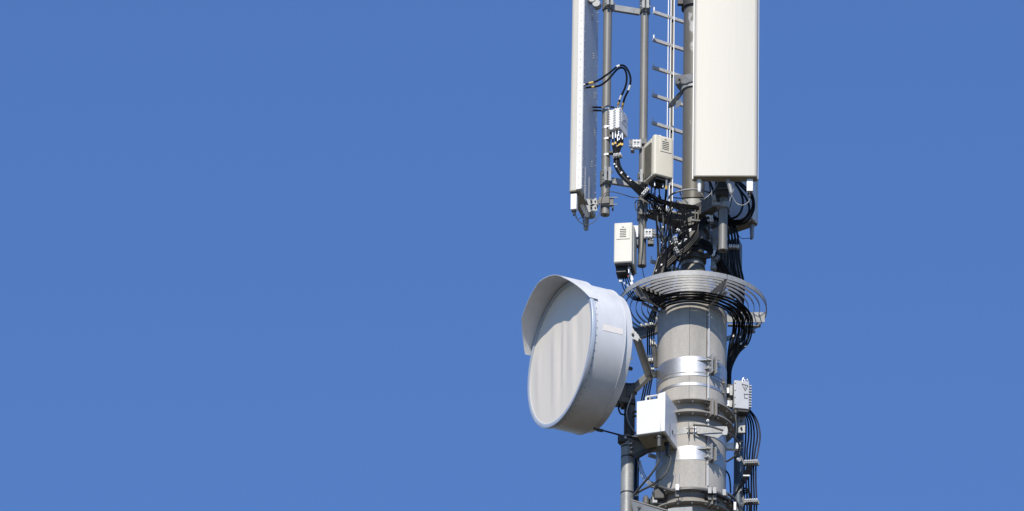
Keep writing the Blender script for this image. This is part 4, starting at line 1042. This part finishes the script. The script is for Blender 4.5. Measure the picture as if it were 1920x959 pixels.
# curved cable round lower collar
rc_ = .385
zc_ = zf(917, rc_); pts = X([(1222,913,-.2),(1234,912,-.28)])+[pol(rc_, a, zc_-.012*abs(a)/50) for a in range(-22, 58, 10)]+X([(1362,926,-.17),(1374,933,-.12),(1385,950,-.05),(1392,975,.0)])
cable(pts, .0125, 'thick dark cable curving round the lower flange collar', None, rubber_g)
pts = [pol(rc_+.004, a, zc_-.022-.012*abs(a)/50) for a in range(12, 58, 10)]+X([(1360,931,-.18),(1371,938,-.12),(1380,955,-.05)])
cable(pts, .0085, 'thinner dark cable under the thick one at the lower flange collar', None, rubber)
for k,(px_, lb) in enumerate(((1270,'white clip with two upright screws on the thick collar cable, left one'), (1331,'grey clip on the thick collar cable, middle one'), (1340,'grey clip on the thick collar cable, next to the middle one'), (1358,'grey clip on the thick collar cable, right one'))):
    t = thing('cable_clip', lb, 'clip', P(px_, 918+(px_>1300)*2+(px_>1350)*4, -.40+(px_>1350)*.1))
    yy = -.415+(px_>1325)*.04+(px_>1350)*.08; py_ = 914+(px_>1325)*6+(px_>1350)*4
    q = MB(); q.box(P(px_,py_,yy), (.030,.012,.055)); q.build('body', whitep if k == 0 else galv, t, bev=.002)
    q = MB(); q.box(P(px_,py_+13,yy+.04), (.03,.03,.06)); q.build('foot', galv_dark, t, bev=.002)
    if k == 0:
        q = MB()
        for dx_ in (-3.5, 3.5): q.cyl(P(px_+dx_,912,yy), P(px_+dx_,889,yy), .0028, 8)
        q.build('screw', galv, t)
q = MB(); q.cyl(P(1290,1,0), P(1290,2,0), .001, 3) if 0 else None
# curved rod at py 795-860 on the right
cable(X([(1300,797,-.36),(1330,800,-.37),(1358,809,-.36),(1376,820,-.30),(1386,834,-.2),(1383,850,-.1),(1372,860,-.05),(1362,866,.0)]), .0085, 'grey conduit standing off the column and curving round its right side', None, rubber_g)
t = thing('conduit_clip', 'small pale star-shaped clip on the curved conduit right of the column', 'clip', P(1362, 812, -.37))
q = MB(); q.plate([P(1354,811,-.385),P(1363,800,-.385),P(1365,808,-.385),P(1363,816,-.385),P(1355,816,-.385)], (0,-1,0), .006); q.build('body', galv, t)
q = MB(); q.bolt(P(1327,790,-.33), (0,-1,0), .012, .012); tag(q.build('eye_bolt', whitep), 'small white bolt head under the upper flange collar', 'bolt')

# ------------------------------------------------------------------ right side
YR = .30
c = P(1383, 1000, YR); xr_ = P(1385, 870, YR).x
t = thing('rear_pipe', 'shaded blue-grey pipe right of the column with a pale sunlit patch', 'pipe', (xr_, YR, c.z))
q = MB(); q.cyl((xr_,YR,c.z-.3), (xr_,YR,P(1388,780,YR).z), .040, 36); q.build('tube', shadep, t)
q = MB(); z = P(1385,918,YR).z; q.cyl((xr_,YR,z-.05), (xr_,YR,z+.03), .044, 36); q.build('coupler', galv, t)
t = thing('rear_pipe_clamp', 'white clamp block with two screws on the pipe right of the column', 'pipe clamp', P(1376, 845, .08))
q = MB(); q.box(P(1375, 838, .06), (.115,.04,.058)); q.build('block', whitep, t, bev=.003)
q = MB()
for py in (828.5, 840.5): q.cyl(P(1388,py,.08), P(1395,py,.08), .005, 8)
q.build('clamp_screw', darkm, t)
t = thing('pipe_clamp', 'grey plate clamp at the head of the pipe right of the column', 'pipe clamp', P(1390, 805, .12))
q = MB(); q.box(P(1390,797,.11), (.065,.03,.16)); q.build('plate', galv, t, bev=.003)
q = MB()
for py in (790, 803): q.bolt(P(1390,py,.09), (0,-1,0), .010, .01)
q.build('bolt', galv_dark, t)
t = thing('hanger_arm', 'pale forked arm holding the upper comb hanger to the rear pipe', 'arm', P(1392, 862, .1))
q = MB(); q.bar(P(1386,851,.1), P(1396,872,.1), .02, .012); q.build('strap', galv_dark, t)
q = MB(); q.cyl(P(1384,862,.09), P(1386.5,862,.07), .015, 14); q.build('bolt', whitep, t)
t = thing('hanger_arm', 'dark forked arm holding the lower comb hanger to the rear pipe', 'arm', P(1390, 935, .1))
q = MB(); q.bar(P(1389,922,.1), P(1396,945,.1), .024, .02); q.build('strap', galv_dark, t)
q = MB(); q.cyl(P(1391,946,.08), P(1392,947,.06), .013, 14); q.build('bolt', galv, t)
# junction box
cj = P(1376.5, 765, -.02); jb = thing('junction_box', 'light grey junction box with a warning triangle right of the column', 'junction box', cj, 12)
W_, D_, H_ = .125, .13, .255
q = MB(); q.box((W_/2, .03, H_/2), (W_, .06, H_)); q.build('cover', greybox, jb, local=True, bev=.006)
q = MB(); q.box((W_/2, .095, H_/2), (W_-.004, .066, H_-.012)); q.build('casing', greybox, jb, local=True, bev=.004)
for k in range(9):
    q = MB(); q.box((W_+.010, .04, .03+k*.024), (.022, .07, .008)); q.build('fin', greybox, jb, local=True)
q = MB()
for k in range(4): q.cyl((.007,-.003,.03+k*.065), (.007,.001,.03+k*.065), .0045, 6)
q.build('screw', darkm, jb, local=True)
M_ = Matrix(((1,0,0,0),(0,0,1,-.0035),(0,1,0,0),(0,0,0,1)))
q = MB(); tri = [(.062,.225),(.112,.215),(.090,.165)]
for i in range(3):
    a, b_ = Vector(tri[i]), Vector(tri[(i+1) % 3]); q.bar((a.x,-.002,a.y), (b_.x,-.002,b_.y), .004, .003, (0,1,0))
q.box((.089,-.002,.205),(.004,.003,.018)); q.box((.089,-.002,.187),(.004,.003,.005)); 
q.box((.098,-.002,.135),(.04,.003,.004)); q.box((.085,-.002,.115),(.004,.003,.028)); q.box((.098,-.002,.098),(.03,.003,.004)); q.build('printed_mark', slot_m, jb, local=True)
q = MB(); q.box((W_*.62, .05, -.012), (.09,.08,.02)); q.build('base', darkm, jb, local=True, bev=.003)
q = MB(); q.cyl((.02,.03,0), (.02,.03,-.035), .019, 14); q.cyl((.02,.03,-.035), (.02,.03,-.11), .009, 12); q.build('gland', darkm, jb, local=True)
q = MB(); q.tube([(.07,.02,H_),(.078,.02,H_+.035),(.095,.02,H_+.04),(.115,.02,H_+.02),(.12,.02,H_)], .0025, 6); q.build('wire_loop', silver, jb, local=True)
q = MB(); q.box((.105,.03,H_+.008), (.04,.04,.03)); q.sphere((.112,.02,H_+.022), .012, 10); q.build('cap', silver, jb, local=True, bev=.003)
t = thing('box_rail', 'bright metal rails between the column and the grey junction box', 'bracket', P(1368, 755, .0))
for (x_, y0, y1, m_) in ((1365,728,738,whitep),(1371,724,742,galv),(1365,752,762,whitep),(1370,752,764,galv)):
    q = MB(); q.bar(P(x_,y1,-.01), P(x_,y0,-.01), .022, .016, (0,1,0)); q.build('rail', m_, t)
q = MB(); q.box(P(1368,744,.04), (.05,.05,.2)); q.build('back_plate', darkm, t)
cable(X([(1380,788,-.0),(1381,805,.0),(1378,830,.02),(1377,850,.03)]), .006, 'thin dark cable below the gland of the grey junction box', None, rubber_g)
cable(X([(1358,880,-.06),(1366,890,-.02),(1369,905,.0),(1370,925,.02)]), .007, 'black cable hooking out of the column right of the seam strip', None)
for k in range(4):
    cable(X([(1410-3*k,875,.10),(1404-3*k,893,.09),(1394-2*k,908,.06),(1382-k,922+2*k,.0),(1372,930+2*k,-.05)]), .0075, 'black cable swinging from the upper comb hanger in to the lower collar', 'cables swinging in to the lower collar', rubber, [W_S(.25,.014)])
for k in range(3):
    cable(X([(1390+2*k,932,.1),(1394+2*k,918+3*k,.1),(1401+2*k,917+4*k,.1),(1405+2*k,930+2*k,.1),(1405+2*k,960,.1),(1405+2*k,1000,.1)]), .007, 'black cable hooked over beside the lower comb hanger', 'hooked cables by the lower comb hanger')
q = MB(); q.bar(P(1378,957,-.15), P(1378,942,-.15), .02, .012,(0,1,0)); tag(q.build('end_strap', whitep), 'white upright strap end at the bottom edge right of the lower collar', 'strap')
# tangle of slim leads round the pole clamps and under the big panel
rt_ = random.Random(21)
for k in range(16):
    x0 = rt_.uniform(1222, 1300); y0 = 352+.42*(x0-1200); x1 = rt_.uniform(1228, 1262); y1 = rt_.uniform(538, 552)
    mx = (x0+x1)/2+rt_.uniform(-26, 26); sag = rt_.uniform(-10, 26); Yc = -.23+rt_.uniform(-.03, .05)
    cable(X([(x0,y0,Yc),(x0+(mx-x0)*.5+rt_.uniform(-8,8),y0+(y1-y0)*.25+sag,Yc-.02),(mx,(y0+y1)/2+sag,Yc-.02),(x1+(mx-x1)*.3,y1-14,Yc),(x1,y1,Yc+.02)]), rt_.choice((.0035,.0045,.0055)),
          'slim black lead in the tangle round the pole between the cream unit and the tray', 'slim leads tangled round the pole', rubber if k % 4 else rubber_g, [W_S(rt_.uniform(.3,.7),.012)] if k % 3 == 0 else [])
for k in range(9):
    x0 = rt_.uniform(1322, 1374); x1 = rt_.uniform(1345, 1364); y1 = rt_.uniform(395, 420); Yc = rt_.uniform(-.16, -.05)
    cable(X([(x0,338,Yc),(x0+rt_.uniform(-4,10),356,Yc-.02),((x0+x1)/2+rt_.uniform(-10,14),374,Yc-.03),(x1,y1,Yc)]), rt_.choice((.004,.005,.006)),
          'slim black lead in the dark space right under the big white panel', 'slim leads under the big white panel', rubber)
# cable down column, thin wires left
for k in range(3):
    cable(X([(1196+2*k,864,-.16),(1200+3*k,884,-.17),(1207+4*k,900,-.2),(1218+4*k,911,-.24),(1230+4*k,918,-.28)]), .004, 'thin pale lead curving from the cabinet bracket to the lower collar', 'pale leads left of the column', galv if k else zinc)

# top edge dark bracket on pole
t = thing('pole_top_clamp', 'dark clamp on the pole at the top edge of the picture', 'pole clamp', P(1278, 6, -.05))
z = zf(2, .11); q = MB(); q.ring(.112, RP+.001, z-.02, z+.08, n=64); q.build('sleeve', darkm, t)
q = MB(); q.box(P(1276,3,-.05), (.05,.04,.07)); q.build('ear', blackm, t, bev=.003)
